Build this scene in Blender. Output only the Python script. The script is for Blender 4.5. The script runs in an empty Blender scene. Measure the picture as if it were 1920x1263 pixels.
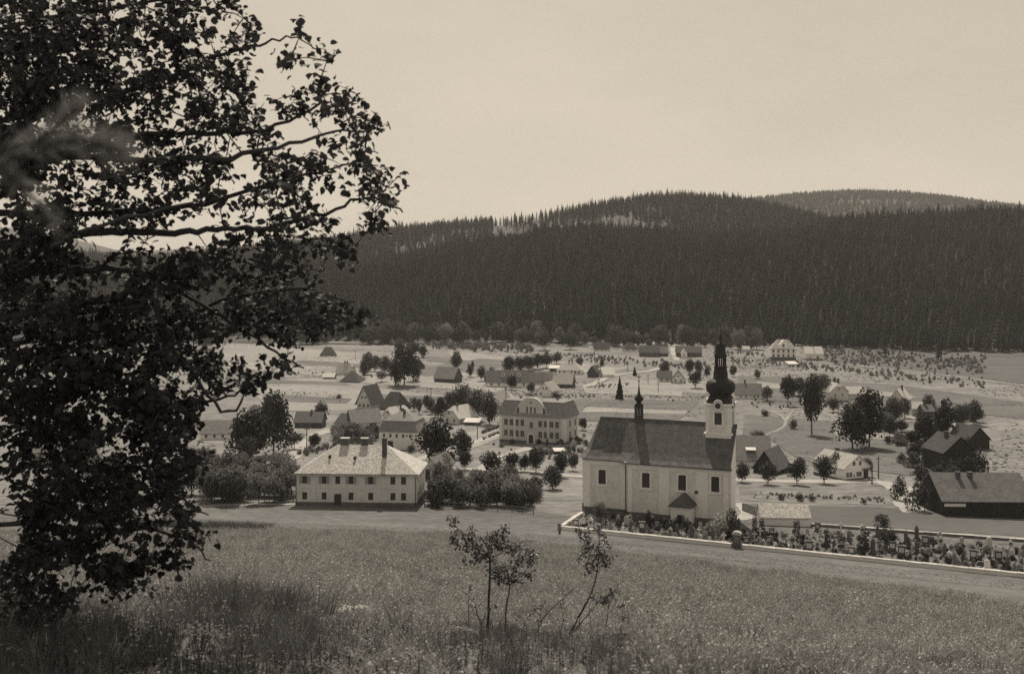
import bpy, bmesh, math, random
import numpy as np
from mathutils import Vector, Matrix
from mathutils.geometry import delaunay_2d_cdt

random.seed(11)
rng = np.random.default_rng(11)
SC = bpy.context.scene
COL = SC.collection
R = math.radians
ZC = 50.0            # height of the eye
F = 2000.0           # focal length, in pixels of the 1920 wide photograph
HY = 520.0           # row of the horizon in the photograph

# ------------------------------------------------------------------ camera
cd = bpy.data.cameras.new('camera')
cam = bpy.data.objects.new('camera', cd)
COL.objects.link(cam)
cam.location = (0, 0, ZC)
cam.rotation_euler = (R(90), 0, 0)
cd.sensor_width = 36
cd.lens = 36 * F / 1920
cd.shift_y = -(631.5 - HY) / 1920
cd.clip_start = 0.1
cd.clip_end = 30000
cd.dof.use_dof = True
cd.dof.focus_distance = 190
cd.dof.aperture_fstop = 3.8
SC.camera = cam

# ------------------------------------------------------------------ world and sun
SUN_EL, SUN_AZ = 52.0, -1.5      # azimuth from +Y towards +X
world = bpy.data.worlds.new('World')
SC.world = world
world.use_nodes = True
wn, wl = world.node_tree.nodes, world.node_tree.links
wn.clear()
sky = wn.new('ShaderNodeTexSky')
sky.sky_type = 'NISHITA'
sky.sun_disc = False
sky.sun_elevation = R(SUN_EL)
sky.sun_rotation = R(SUN_AZ)
sky.altitude = 600
sky.air_density = 1.0
sky.dust_density = 3.0
sky.ozone_density = 1.0
bw = wn.new('ShaderNodeRGBToBW')
tint = wn.new('ShaderNodeMix')
tint.data_type = 'RGBA'
tint.blend_type = 'MULTIPLY'
tint.inputs[0].default_value = 1.0
tint.inputs[7].default_value = (1.0, 0.876, 0.708, 1)    # the warm tone of the toned print
bg = wn.new('ShaderNodeBackground')
bg.inputs[1].default_value = 0.1
wo = wn.new('ShaderNodeOutputWorld')
wl.new(sky.outputs[0], bw.inputs[0])
# the plate's response: the bright hazy sky saturates towards an even tone
pw = wn.new('ShaderNodeMath'); pw.operation = 'POWER'; pw.inputs[1].default_value = 0.33
gn = wn.new('ShaderNodeMath'); gn.operation = 'MULTIPLY'; gn.inputs[1].default_value = 2.85
wl.new(bw.outputs[0], pw.inputs[0]); wl.new(pw.outputs[0], gn.inputs[0])
# faint uneven veil over the whole sky
tcw = wn.new('ShaderNodeTexCoord')
mpw = wn.new('ShaderNodeMapping'); mpw.inputs['Scale'].default_value = (1.0, 1.0, 2.6)
nzw = wn.new('ShaderNodeTexNoise'); nzw.inputs['Scale'].default_value = 3.2; nzw.inputs['Detail'].default_value = 9; nzw.inputs['Roughness'].default_value = 0.62
mrw = wn.new('ShaderNodeMapRange'); mrw.inputs[1].default_value = 0.3; mrw.inputs[2].default_value = 0.7; mrw.inputs[3].default_value = 0.93; mrw.inputs[4].default_value = 1.07
mlw = wn.new('ShaderNodeMath'); mlw.operation = 'MULTIPLY'
wl.new(tcw.outputs['Generated'], mpw.inputs[0]); wl.new(mpw.outputs[0], nzw.inputs[0]); wl.new(nzw.outputs[0], mrw.inputs[0])
wl.new(gn.outputs[0], mlw.inputs[0]); wl.new(mrw.outputs[0], mlw.inputs[1])
wl.new(mlw.outputs[0], tint.inputs[6])
wl.new(tint.outputs[2], bg.inputs[0])
wl.new(bg.outputs[0], wo.inputs[0])

sl = bpy.data.lights.new('sun', 'SUN')
sl.energy = 4.0
sl.angle = R(0.6)
sl.color = (1.0, 0.885, 0.715)
so = bpy.data.objects.new('sun', sl)
COL.objects.link(so)
sun_dir = Vector((math.sin(R(SUN_AZ)) * math.cos(R(SUN_EL)), math.cos(R(SUN_AZ)) * math.cos(R(SUN_EL)), math.sin(R(SUN_EL))))
so.rotation_euler = sun_dir.to_track_quat('Z', 'Y').to_euler()
so.location = (0, 300, 400)

SC.view_settings.view_transform = 'Standard'
SC.view_settings.look = 'None'
SC.view_settings.exposure = 0.18
SC.view_settings.gamma = 1.0
SC.view_settings.use_curve_mapping = False
SC.render.engine = 'CYCLES'
SC.cycles.use_denoising = False
SC.cycles.max_bounces = 5
SC.cycles.diffuse_bounces = 3
SC.cycles.volume_bounces = 1
SC.cycles.transparent_max_bounces = 4

# ------------------------------------------------------------------ materials
def rgb(v):
    w = min(max((v - 0.03) / 0.35, 0), 1)      # darks of the print are cooler than its lights
    return (v, v * (1.02 - 0.03 * w), v * (1.10 - 0.13 * w), 1)

def mat(name, lo, hi=None, scale=4.0, rough=0.9, bump=0.0, bscale=None, stretch=(1, 1, 1), spec=0.15, translucent=0.0,
        fine=0.0, fscale=40.0, rnd=0.0, detail=6.0, coord='Object'):
    """lo..hi: albedo range of a noise; fine: a second, finer grain; rnd: variation from object to object."""
    m = bpy.data.materials.new(name)
    m.use_nodes = True
    n, l = m.node_tree.nodes, m.node_tree.links
    b = n['Principled BSDF']
    b.inputs['Roughness'].default_value = rough
    b.inputs['Specular IOR Level'].default_value = spec
    hi = lo if hi is None else hi
    tc = n.new('ShaderNodeTexCoord')
    mp = n.new('ShaderNodeMapping')
    mp.inputs['Scale'].default_value = stretch
    if coord == 'World':
        l.new(n.new('ShaderNodeNewGeometry').outputs['Position'], mp.inputs[0])
    else:
        l.new(tc.outputs['Object'], mp.inputs[0])
    nz = n.new('ShaderNodeTexNoise')
    nz.inputs['Scale'].default_value = scale
    nz.inputs['Detail'].default_value = detail
    nz.inputs['Roughness'].default_value = 0.65
    l.new(mp.outputs[0], nz.inputs[0])
    cr = n.new('ShaderNodeValToRGB')
    cr.color_ramp.elements[0].position = 0.3
    cr.color_ramp.elements[1].position = 0.7
    cr.color_ramp.elements[0].color = rgb(lo)
    cr.color_ramp.elements[1].color = rgb(hi)
    l.new(nz.outputs[0], cr.inputs[0])
    out = cr.outputs[0]
    def mul(fac_socket, a, c):
        mr = n.new('ShaderNodeMapRange')
        mr.inputs[3].default_value = a
        mr.inputs[4].default_value = c
        l.new(fac_socket, mr.inputs[0])
        vm = n.new('ShaderNodeVectorMath')
        vm.operation = 'SCALE'
        l.new(out, vm.inputs[0])
        l.new(mr.outputs[0], vm.inputs['Scale'])
        return vm.outputs[0]
    if fine:
        n2 = n.new('ShaderNodeTexNoise')
        n2.inputs['Scale'].default_value = fscale
        n2.inputs['Detail'].default_value = 4
        l.new(mp.outputs[0], n2.inputs[0])
        mr0 = n.new('ShaderNodeMapRange')
        mr0.inputs[1].default_value = 0.3
        mr0.inputs[2].default_value = 0.7
        l.new(n2.outputs[0], mr0.inputs[0])
        out = mul(mr0.outputs[0], 1 - fine, 1 + fine)
    if rnd:
        oi = n.new('ShaderNodeObjectInfo')
        out = mul(oi.outputs['Random'], 1 - rnd, 1 + rnd)
    l.new(out, b.inputs['Base Color'])
    if bump:
        bp = n.new('ShaderNodeBump')
        bp.inputs['Strength'].default_value = bump
        bp.inputs['Distance'].default_value = 0.05
        nb = n.new('ShaderNodeTexNoise')
        nb.inputs['Scale'].default_value = bscale or scale * 6
        nb.inputs['Detail'].default_value = 3
        l.new(mp.outputs[0], nb.inputs[0])
        l.new(nb.outputs[0], bp.inputs['Height'])
        l.new(bp.outputs[0], b.inputs['Normal'])
    if translucent:
        tr = n.new('ShaderNodeBsdfTranslucent')
        l.new(out, tr.inputs[0])
        mx = n.new('ShaderNodeMixShader')
        mx.inputs[0].default_value = translucent
        l.new(b.outputs[0], mx.inputs[1])
        l.new(tr.outputs[0], mx.inputs[2])
        l.new(mx.outputs[0], n['Material Output'].inputs['Surface'])
    return m

M = dict(
    plaster=mat('old_lime_plaster', 0.58, 0.70, 0.35, fine=0.07, fscale=3.0, bump=0.15, bscale=8, rnd=0.06),
    church_field=mat('church_wall_field', 0.62, 0.80, 0.45, fine=0.10, fscale=1.4, bump=0.2, bscale=6, stretch=(1, 1, 0.7)),
    church_white=mat('church_white_trim', 0.80, 0.88, 0.35, fine=0.06, fscale=2.5, bump=0.1, bscale=8),
    parish=mat('painted_house_wall', 0.60, 0.74, 0.45, fine=0.09, fscale=1.6, bump=0.1, bscale=8, stretch=(1, 1, 0.7)),
    school=mat('grey_school_wall', 0.46, 0.56, 0.35, fine=0.06, fscale=2.0, bump=0.1, bscale=8),
    pale=mat('pale_school_trim', 0.62, 0.72, 0.5, fine=0.05, fscale=3),
    white=mat('white_painted_wall', 0.82, 0.90, 0.4, fine=0.06, fscale=2.5, rnd=0.06),
    plinth=mat('dark_stone_plinth', 0.10, 0.18, 1.2, bump=0.4),
    timber=mat('weathered_timber', 0.07, 0.14, 1.5, stretch=(1, 1, 0.2), bump=0.3, rnd=0.2),
    shingle_light=mat('weathered_shingle', 0.36, 0.60, 1.6, fine=0.28, fscale=3.2, bump=0.7, bscale=5, rough=0.95),
    shingle_church=mat('church_shingle', 0.075, 0.15, 0.9, fine=0.3, fscale=3.5, bump=0.6, bscale=5),
    slate=mat('dark_slate', 0.06, 0.10, 1.0, fine=0.2, fscale=4, bump=0.4, bscale=5, rough=0.7, rnd=0.15),
    mansard=mat('mansard_slate', 0.19, 0.27, 0.9, fine=0.2, fscale=4, bump=0.4, bscale=5),
    slate_mid=mat('grey_roof', 0.16, 0.24, 0.9, fine=0.2, fscale=4, bump=0.4, bscale=5, rnd=0.2),
    roof_pale=mat('pale_roof', 0.36, 0.47, 0.8, fine=0.12, fscale=4, bump=0.3, bscale=5, rnd=0.1),
    roof_white=mat('whitewashed_roof', 0.58, 0.68, 0.6, fine=0.06, fscale=3),
    copper=mat('dark_sheet_metal', 0.020, 0.036, 1.2, rough=0.62, spec=0.25, fine=0.15, fscale=3),
    glass=mat('dark_window_glass', 0.025, 0.04, 1.0, rough=0.12, spec=0.5),
    sash=mat('weathered_sash', 0.30, 0.36, 3),
    sash_dark=mat('dark_sash', 0.08, 0.11, 3),
    door=mat('dark_door_wood', 0.05, 0.08, 3, stretch=(1, 1, 0.2)),
    chimney=mat('sooty_brick', 0.08, 0.15, 2.0, bump=0.3, rnd=0.2),
    iron=mat('iron', 0.03, 0.05, 4, rough=0.6, spec=0.4),
    stone=mat('pale_gravestone', 0.44, 0.64, 3.0, fine=0.12, fscale=12, bump=0.2, rnd=0.3),
    stone_dark=mat('dark_gravestone', 0.07, 0.14, 3.0, bump=0.2, rnd=0.3, rough=0.6, spec=0.3),
    coping=mat('whitewashed_coping', 0.50, 0.66, 2.0, fine=0.08, fscale=8, rnd=0.10),
    rubble=mat('rubble_wall', 0.13, 0.26, 2.0, bump=0.6),
    fence=mat('grey_fence_wood', 0.10, 0.18, 3.0, rnd=0.2),
    fence_pale=mat('pale_fence_wood', 0.34, 0.46, 3.0, rnd=0.2),
    bark=mat('bark', 0.05, 0.09, 9.0, stretch=(1, 1, 0.25), bump=0.6, rnd=0.2),
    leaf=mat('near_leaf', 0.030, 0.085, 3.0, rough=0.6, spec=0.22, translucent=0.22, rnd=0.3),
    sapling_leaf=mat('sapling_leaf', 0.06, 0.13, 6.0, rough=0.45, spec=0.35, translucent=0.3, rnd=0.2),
    crown=mat('broadleaf_crown', 0.05, 0.125, 2.2, translucent=0.18, rnd=0.25, rough=0.7, fine=0.25, fscale=12),
    crown_dark=mat('dark_crown', 0.035, 0.065, 2.2, translucent=0.10, rnd=0.2, rough=0.7, fine=0.25, fscale=12),
    crown_pale=mat('grey_orchard_crown', 0.14, 0.24, 2.2, translucent=0.25, rnd=0.25, rough=0.7, fine=0.25, fscale=12),
    flower=mat('flowering_shrub', 0.16, 0.46, 5.0, translucent=0.25, rnd=0.25, fine=0.3, fscale=14),
    fir=mat('fir_needles', 0.014, 0.050, 0.011, rnd=0.4, rough=0.8, coord='World', detail=4),
    tarred=mat('tarred_timber', 0.028, 0.055, 1.5, stretch=(1, 1, 0.2), bump=0.3),
    tarroof=mat('tarred_roof', 0.045, 0.085, 1.0, fine=0.2, fscale=4, bump=0.4),
    dullroof=mat('dull_roof', 0.10, 0.17, 0.8, fine=0.22, fscale=3, bump=0.4),
    needles=mat('pine_needles', 0.13, 0.22, 5.0, rough=0.5, spec=0.4, translucent=0.35),
    scrub=mat('pale_scrub', 0.16, 0.27, 2.0, translucent=0.25, rnd=0.3, fine=0.25, fscale=9),
    hayflower=mat('meadow_flower_heads', 0.27, 0.44, 2.0, rnd=0.35, translucent=0.25, fine=0.2),
    crop=mat('meadow_grass_blades', 0.20, 0.37, 2.0, rnd=0.45, translucent=0.28, rough=0.7, fine=0.2),
    grass=mat('tall_grass_blades', 0.09, 0.19, 2.0, rnd=0.4, translucent=0.2, rough=0.6),
    weed=mat('weed_leaves', 0.07, 0.16, 2.0, rnd=0.4, translucent=0.2, rough=0.6),
    ground=mat('meadow_turf', 0.115, 0.245, 0.035, fine=0.34, fscale=0.55, bump=0.5, bscale=2.5, stretch=(0.55, 1, 1)),
    hay=mat('mown_hay_meadow', 0.20, 0.30, 0.05, fine=0.22, fscale=0.6, bump=0.4, bscale=2, stretch=(0.35, 1, 1)),
    slope=mat('short_meadow_grass', 0.085, 0.155, 0.07, fine=0.30, fscale=1.3, bump=0.4, bscale=4, stretch=(0.4, 1, 1)),
    slope_dark=mat('dark_meadow_grass', 0.08, 0.125, 0.08, fine=0.15, fscale=1.2, bump=0.4, bscale=4, stretch=(0.3, 1, 1)),
    rough_grass=mat('rough_pasture', 0.09, 0.24, 0.22, fine=0.3, fscale=0.9, bump=0.6, bscale=2, stretch=(0.5, 1, 1)),
    cropsoil=mat('field_soil', 0.10, 0.20, 0.5, fine=0.3, fscale=4, bump=0.8, bscale=8),
    yard=mat('churchyard_turf', 0.07, 0.17, 0.3, fine=0.3, fscale=1.5, bump=0.5, bscale=4),
    wood_soil=mat('woodland_floor', 0.05, 0.09, 0.02, fine=0.3, fscale=0.08),
    clearing=mat('hill_clearing', 0.065, 0.12, 0.02, fine=0.25, fscale=0.06),
    road=mat('pale_dirt_road', 0.28, 0.40, 0.3, fine=0.12, fscale=2),
    log=mat('bleached_wood', 0.45, 0.65, 6, stretch=(1, 0.2, 1), bump=0.3),
    rock=mat('pale_rock', 0.22, 0.45, 3.0, fine=0.3, fscale=9, bump=0.6),
    laundry=mat('white_cloth', 0.75, 0.82, 3),
)

# ------------------------------------------------------------------ mesh building
class MB:
    """collects polygons; every face keeps a material slot"""
    def __init__(s):
        s.v, s.f, s.m, s.mats = [], [], [], []
    def slot(s, m):
        if m not in s.mats:
            s.mats.append(m)
        return s.mats.index(m)
    def poly(s, pts, m):
        i = len(s.v)
        s.v += [tuple(p) for p in pts]
        s.f.append(tuple(range(i, i + len(pts))))
        s.m.append(s.slot(m))
    def faces(s, vs, fs, m):
        i = len(s.v)
        s.v += [tuple(p) for p in vs]
        k = s.slot(m)
        for f in fs:
            s.f.append(tuple(i + j for j in f))
            s.m.append(k)
    def box(s, x0, x1, y0, y1, z0, z1, m):
        vs = [(x, y, z) for z in (z0, z1) for y in (y0, y1) for x in (x0, x1)]
        s.faces(vs, [(0, 2, 3, 1), (4, 5, 7, 6), (0, 1, 5, 4), (2, 6, 7, 3), (0, 4, 6, 2), (1, 3, 7, 5)], m)
    def prism(s, poly, vec, m):
        """extrude a polygon by a vector"""
        n = len(poly)
        v = Vector(vec)
        vs = [Vector(p) for p in poly] + [Vector(p) + v for p in poly]
        fs = [tuple(range(n))[::-1], tuple(range(n, 2 * n))] + [(i, (i + 1) % n, n + (i + 1) % n, n + i) for i in range(n)]
        s.faces(vs, fs, m)
    def tube(s, pts, rad, m, seg=6, cap=True):
        pts = [Vector(p) for p in pts]
        if not hasattr(rad, '__len__'):
            rad = [rad] * len(pts)
        vs, fs = [], []
        for i, p in enumerate(pts):
            d = (pts[min(i + 1, len(pts) - 1)] - pts[max(i - 1, 0)])
            if d.length < 1e-9:
                d = Vector((0, 0, 1))
            d.normalize()
            a = d.orthogonal() if abs(d.z) > 0.9 else d.cross(Vector((0, 0, 1)))
            a.normalize()
            b = d.cross(a)
            for k in range(seg):
                t = 2 * math.pi * k / seg
                vs.append(p + (a * math.cos(t) + b * math.sin(t)) * rad[i])
        for i in range(len(pts) - 1):
            for k in range(seg):
                k2 = (k + 1) % seg
                fs.append((i * seg + k, i * seg + k2, (i + 1) * seg + k2, (i + 1) * seg + k))
        if cap:
            fs.append(tuple(range(seg))[::-1])
            fs.append(tuple(range((len(pts) - 1) * seg, len(pts) * seg)))
        s.faces(vs, fs, m)
    def lathe(s, prof, m, seg=16, c=(0, 0)):
        """prof: (radius, z) pairs from the bottom up"""
        vs, fs = [], []
        for r, z in prof:
            for k in range(seg):
                t = 2 * math.pi * (k + 0.5) / seg
                vs.append((c[0] + r * math.cos(t), c[1] + r * math.sin(t), z))
        for i in range(len(prof) - 1):
            for k in range(seg):
                k2 = (k + 1) % seg
                fs.append((i * seg + k, i * seg + k2, (i + 1) * seg + k2, (i + 1) * seg + k))
        fs.append(tuple(range(seg))[::-1])
        fs.append(tuple(range((len(prof) - 1) * seg, len(prof) * seg)))
        s.faces(vs, fs, m)
    def mesh(s, name, smooth=False):
        me = bpy.data.meshes.new(name)
        me.from_pydata(s.v, [], s.f)
        for m in s.mats:
            me.materials.append(m)
        if s.m:
            me.polygons.foreach_set('material_index', s.m)
        if smooth:
            me.polygons.foreach_set('use_smooth', [True] * len(me.polygons))
        me.update()
        return me
    def build(s, name, parent=None, smooth=False, loc=None, rot=None):
        o = bpy.data.objects.new(name, s.mesh(name, smooth))
        COL.objects.link(o)
        o.parent = parent
        if loc is not None:
            o.location = loc
        if rot is not None:
            o.rotation_euler = rot
        return o

def link(name, me, parent=None, loc=(0, 0, 0), rot=(0, 0, 0), scale=(1, 1, 1)):
    o = bpy.data.objects.new(name, me)
    COL.objects.link(o)
    o.parent = parent
    o.location, o.rotation_euler, o.scale = loc, rot, scale
    return o

def tag(o, label=None, cat=None, group=None, kind=None):
    if label: o['label'] = label
    if cat: o['category'] = cat
    if group: o['group'] = group
    if kind: o['kind'] = kind
    return o

def empty(name, loc=(0, 0, 0), rz=0.0, label=None, cat=None, group=None):
    o = bpy.data.objects.new(name, None)
    o.empty_display_size = 0.3
    COL.objects.link(o)
    o.location = loc
    o.rotation_euler = (0, 0, rz)
    return tag(o, label, cat, group)

ORD = ('first second third fourth fifth sixth seventh eighth ninth tenth eleventh twelfth thirteenth fourteenth fifteenth '
       'sixteenth seventeenth eighteenth nineteenth twentieth twenty-first twenty-second twenty-third twenty-fourth '
       'twenty-fifth twenty-sixth twenty-seventh twenty-eighth twenty-ninth thirtieth').split()

# ------------------------------------------------------------------ terrain heights
_pu = np.array([-60, -20, 0, 9, 18, 32, 55, 90, 125, 155, 172, 178, 200, 225, 260, 305, 350, 435, 520, 610, 700, 785, 900])
_ph = np.array([-3.0, 0.2, 1.5, 3.3, 6.0, 9.9, 15.4, 23.0, 30.6, 37.2, 41.0, 41.7, 42.7, 44.4, 46.8, 49.0, 50.5, 51.6, 51.6, 51.2, 50.2, 48.5, 45.0])
_ut = np.arange(-60, 900, 0.5)
_ht = np.interp(_ut, _pu, _ph)
def _smooth(a, n):
    k = np.ones(n) / n
    return np.convolve(np.pad(a, (n // 2, n // 2), mode='edge'), k, mode='valid')[:len(a)]
_h1 = _smooth(_smooth(_ht, 7), 7)
_h2 = _smooth(_smooth(_ht, 31), 31)
_w = np.clip((_ut - 215) / 40, 0, 1)
_ht = _h1 * (1 - _w) + _h2 * _w

def ground(X, Y):
    """height of the valley floor and the meadow slope"""
    X = np.asarray(X, float); Y = np.asarray(Y, float)
    w = np.clip((480 - Y) / 220, 0, 1)
    w = w * w * (3 - 2 * w)
    u = Y + w * (0.29 * X + 0.14 * (np.sqrt(X * X + 36) - 6))
    h = np.interp(u, _ut, _ht)
    far = np.clip((Y - 215) / 60, 0, 1)
    near = np.clip((120 - Y) / 60, 0, 1)
    b = far * (0.35 * np.sin(X / 23 + 1.3) * np.sin(Y / 31) + 0.22 * np.sin(X / 11 + Y / 17))
    b = b + near * (0.05 * np.sin(X * 1.3 + 0.4) * np.sin(Y * 0.9) + 0.10 * np.sin(X / 4.1 + 2) * np.sin(Y / 5.3 + 1))
    return ZC - h + b

def gz(X, Y):
    return float(ground(X, Y))

_Yt = np.concatenate([np.arange(3, 60, 0.05), np.arange(60, 830, 0.2)])
def hit(px, py):
    """the point of the ground seen at a pixel of the photograph"""
    a = (px - 960) / F
    r = (ZC - ground(a * _Yt, _Yt)) / _Yt * F + HY
    i = np.nonzero(r <= py)[0]
    Y = float(_Yt[i[0]]) if len(i) else 780.0
    return Vector((a * Y, Y, gz(a * Y, Y)))

def at(px, py, Y):
    return Vector(((px - 960) / F * Y, Y, ZC - (py - HY) / F * Y))

# hills beyond the valley: two wooded crests and a far ridge
def pl(xs):
    a = np.array(xs, float)
    return (a[:, 0] - 960) / F, a[:, 1]
_A = pl([(-1200, 500), (-400, 505), (60, 512), (300, 516), (500, 512), (620, 508), (760, 488), (900, 460), (1000, 446), (1100, 440), (1200, 446),
         (1300, 456), (1400, 454), (1500, 446), (1560, 430), (1640, 424), (1700, 420), (1830, 412), (2000, 408), (2600, 420), (3200, 440)])
_B = pl([(-1200, 440), (-300, 455), (60, 478), (250, 496), (400, 486), (520, 470), (620, 460), (700, 446), (780, 436), (860, 430), (940, 424), (1000, 416),
         (1080, 402), (1150, 391), (1220, 379), (1300, 378), (1380, 384), (1420, 391), (1480, 405), (1540, 420), (1650, 440), (1830, 455), (2600, 470), (3200, 480)])
Y0, YA, YD, YB = 785.0, 1220.0, 1330.0, 1660.0
def hills(X, Y):
    X = np.asarray(X, float); Y = np.asarray(Y, float)
    a = X / Y
    z0 = ground(a * Y0, np.full_like(a, Y0))
    zA = ZC - (np.interp(a, *_A) - HY) / F * YA
    zB = ZC - (np.interp(a, *_B) - HY) / F * YB
    zD = np.minimum(zA, zB) - 3
    t1 = np.clip((Y - Y0) / (YA - Y0), 0, 1)
    t2 = np.clip((Y - YA) / (YD - YA), 0, 1)
    t3 = np.clip((Y - YD) / (YB - YD), 0, 1)
    t4 = np.clip((Y - YB) / 700, 0, 1)
    s = lambda t: t * t * (3 - 2 * t)
    z = z0 + (zA - z0) * (0.45 * t1 + 0.55 * np.sin(t1 * math.pi / 2) ** 1.15)
    z = z + (zD - zA) * s(t2) + (zB - zD) * s(t3) - 90 * s(t4)
    return z + 1.2 * np.sin(X / 37) * np.sin(Y / 29) * t1

def grid_object(name, xs_of, ys, zf, material, kind='structure'):
    """a sheet of quads: rows at the given Y, columns by the row's own X positions"""
    rows = [np.array(xs_of(y)) for y in ys]
    n = len(rows[0])
    X = np.concatenate(rows)
    Y = np.repeat(np.array(ys), n)
    Z = zf(X, Y)
    co = np.stack([X, Y, Z], 1)
    i = np.arange(len(ys) - 1)[:, None] * n + np.arange(n - 1)[None, :]
    q = np.stack([i, i + 1, i + n + 1, i + n], -1).reshape(-1, 4)
    me = bpy.data.meshes.new(name)
    me.vertices.add(len(co)); me.vertices.foreach_set('co', co.ravel())
    me.loops.add(q.size); me.loops.foreach_set('vertex_index', q.ravel())
    me.polygons.add(len(q)); me.polygons.foreach_set('loop_start', np.arange(0, q.size, 4))
    me.polygons.foreach_set('loop_total', np.full(len(q), 4))
    me.polygons.foreach_set('use_smooth', np.ones(len(q), bool))
    me.materials.append(material)
    me.update(); me.validate()
    o = bpy.data.objects.new(name, me)
    COL.objects.link(o)
    return tag(o, kind=kind)

ys = list(np.arange(-40, 30, 0.6)) + list(30 * (790 / 30) ** np.linspace(0, 1, 330))
grid_object('valley_ground', lambda y: np.linspace(-1, 1, 260) ** 3 * 0.4 * max(abs(y) * 1.1, 60) + np.linspace(-1, 1, 260) * 0.6 * max(abs(y) * 1.1, 60), ys, ground, M['ground'])
hy_ = list(np.linspace(Y0 - 2, YB + 750, 150))
grid_object('wooded_hill', lambda y: np.linspace(-0.95, 0.95, 220) * y, hy_,
            lambda X, Y: np.where(Y < Y0, ground(X, Y) - 0.3, hills(X, Y) - 0.02), M['wood_soil'])
def colour_clearings():
    me = bpy.data.objects['wooded_hill'].data
    me.materials.append(M['clearing'])
    n = len(me.polygons)
    c = np.empty(n * 3); me.polygons.foreach_get('center', c); c = c.reshape(-1, 3)
    px = 960 + c[:, 0] / c[:, 1] * F
    w = 40 * np.sin(px / 23) + 25 * np.sin(px / 9 + 1)
    k = ((c[:, 1] > YD) & (c[:, 1] < YD + 215 + w) & (px > 975) & (px < 1255)) | ((c[:, 1] > YD) & (c[:, 1] < YB - 60 + w) & (px > 760) & (px < 975))
    me.polygons.foreach_set('material_index', k.astype(np.int32))
colour_clearings()

_C = pl([(300, 470), (900, 440), (1200, 415), (1350, 392), (1420, 382), (1500, 373), (1600, 368), (1700, 371), (1780, 379), (1830, 386), (1900, 394), (2100, 410), (2600, 440), (3400, 470)])
YC = 3700.0
def farhill(X, Y):
    a = X / Y
    zC = ZC - (np.interp(a, *_C) - HY) / F * YC
    t = np.clip((Y - 2300) / (YC - 2300), 0, 1)
    t2 = np.clip((Y - YC) / 900, 0, 1)
    return 0 + (zC - 0) * np.sin(t * math.pi / 2) - 60 * t2 * t2
grid_object('far_ridge', lambda y: np.linspace(-0.4, 1.0, 120) * y, list(np.linspace(2300, 4600, 70)), farhill, M['wood_soil'])
_D = pl([(-2200, 400), (-900, 380), (-300, 395), (60, 432), (140, 449), (250, 477), (330, 492), (480, 515), (800, 560)])
def lefthill(X, Y):
    a = X / Y
    zC = ZC - (np.interp(a, *_D) - HY) / F * 2500
    t = np.clip((Y - 1900) / 600, 0, 1)
    t2 = np.clip((Y - 2500) / 600, 0, 1)
    return zC * np.sin(t * math.pi / 2) - 60 * t2 * t2
grid_object('grassy_hill', lambda y: np.linspace(-1.4, -0.1, 70) * y, list(np.linspace(1900, 3000, 36)), lefthill, M['clearing'])

# draped sheets: fields, roads, yards
def drape(name, poly, material, lift=0.05, step=None, world=False, jag=0.0, kind='structure'):
    P = [Vector(p[:2]) for p in poly] if world else [hit(*p).to_2d() for p in poly]
    cy = sum(p.y for p in P) / len(P)
    step = step or max(0.8, cy / 70)
    B = []
    for i, p in enumerate(P):
        q = P[(i + 1) % len(P)]
        n = max(1, int((q - p).length / step))
        for k in range(n):
            r = p.lerp(q, k / n)
            if jag and k:
                r = r + Vector((random.uniform(-jag, jag), random.uniform(-jag, jag)))
            B.append(r)
    nb = len(B)
    edges = [(i, (i + 1) % nb) for i in range(nb)]
    x0, x1 = min(p.x for p in B), max(p.x for p in B)
    y0, y1 = min(p.y for p in B), max(p.y for p in B)
    def inside(p):
        c = False
        for i in range(nb):
            a, b = B[i], B[(i + 1) % nb]
            if (a.y > p.y) != (b.y > p.y) and p.x < (b.x - a.x) * (p.y - a.y) / (b.y - a.y) + a.x:
                c = not c
        return c
    I = []
    gx = x0 + step
    while gx < x1:
        gy = y0 + step
        while gy < y1:
            p = Vector((gx + random.uniform(-.2, .2) * step, gy + random.uniform(-.2, .2) * step))
            if inside(p):
                I.append(p)
            gy += step
        gx += step
    vs, _, fs, *_ = delaunay_2d_cdt(B + I, edges, [], 1, 1e-5)
    mb = MB()
    mb.faces([(v.x, v.y, gz(v.x, v.y) + lift) for v in vs], [tuple(f) for f in fs], material)
    o = mb.build(name, smooth=True)
    return tag(o, kind=kind)

def strip(name, pts, width, material, lift=0.09, world=False, kind='structure', sub=None):
    """a road or path along a polyline of pixels"""
    P = [Vector(p[:2]) for p in pts] if world else [hit(*p).to_2d() for p in pts]
    Q = []
    for i in range(len(P) - 1):
        n = max(1, int((P[i + 1] - P[i]).length / 1.5))
        for k in range(n):
            Q.append(P[i].lerp(P[i + 1], k / n))
    Q.append(P[-1])
    for _ in range(4):
        Q = [Q[0]] + [(Q[i - 1] + Q[i] * 2 + Q[i + 1]) / 4 for i in range(1, len(Q) - 1)] + [Q[-1]]
    mb = MB()
    vs, fs = [], []
    for i, p in enumerate(Q):
        d = (Q[min(i + 1, len(Q) - 1)] - Q[max(i - 1, 0)]).normalized()
        nrm = Vector((-d.y, d.x))
        w = width * (1 + 0.15 * math.sin(i * 0.37) + random.uniform(-.06, .06)) / 2
        for k in range(5):
            q = p + nrm * w * (k / 2 - 1)
            vs.append((q.x, q.y, gz(q.x, q.y) + lift))
    for i in range(len(Q) - 1):
        for k in range(4):
            fs.append((i * 5 + k, i * 5 + 5 + k, i * 5 + 6 + k, i * 5 + 1 + k))
    mb.faces(vs, fs, material)
    return tag(mb.build(name, smooth=True), kind=kind)

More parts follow.
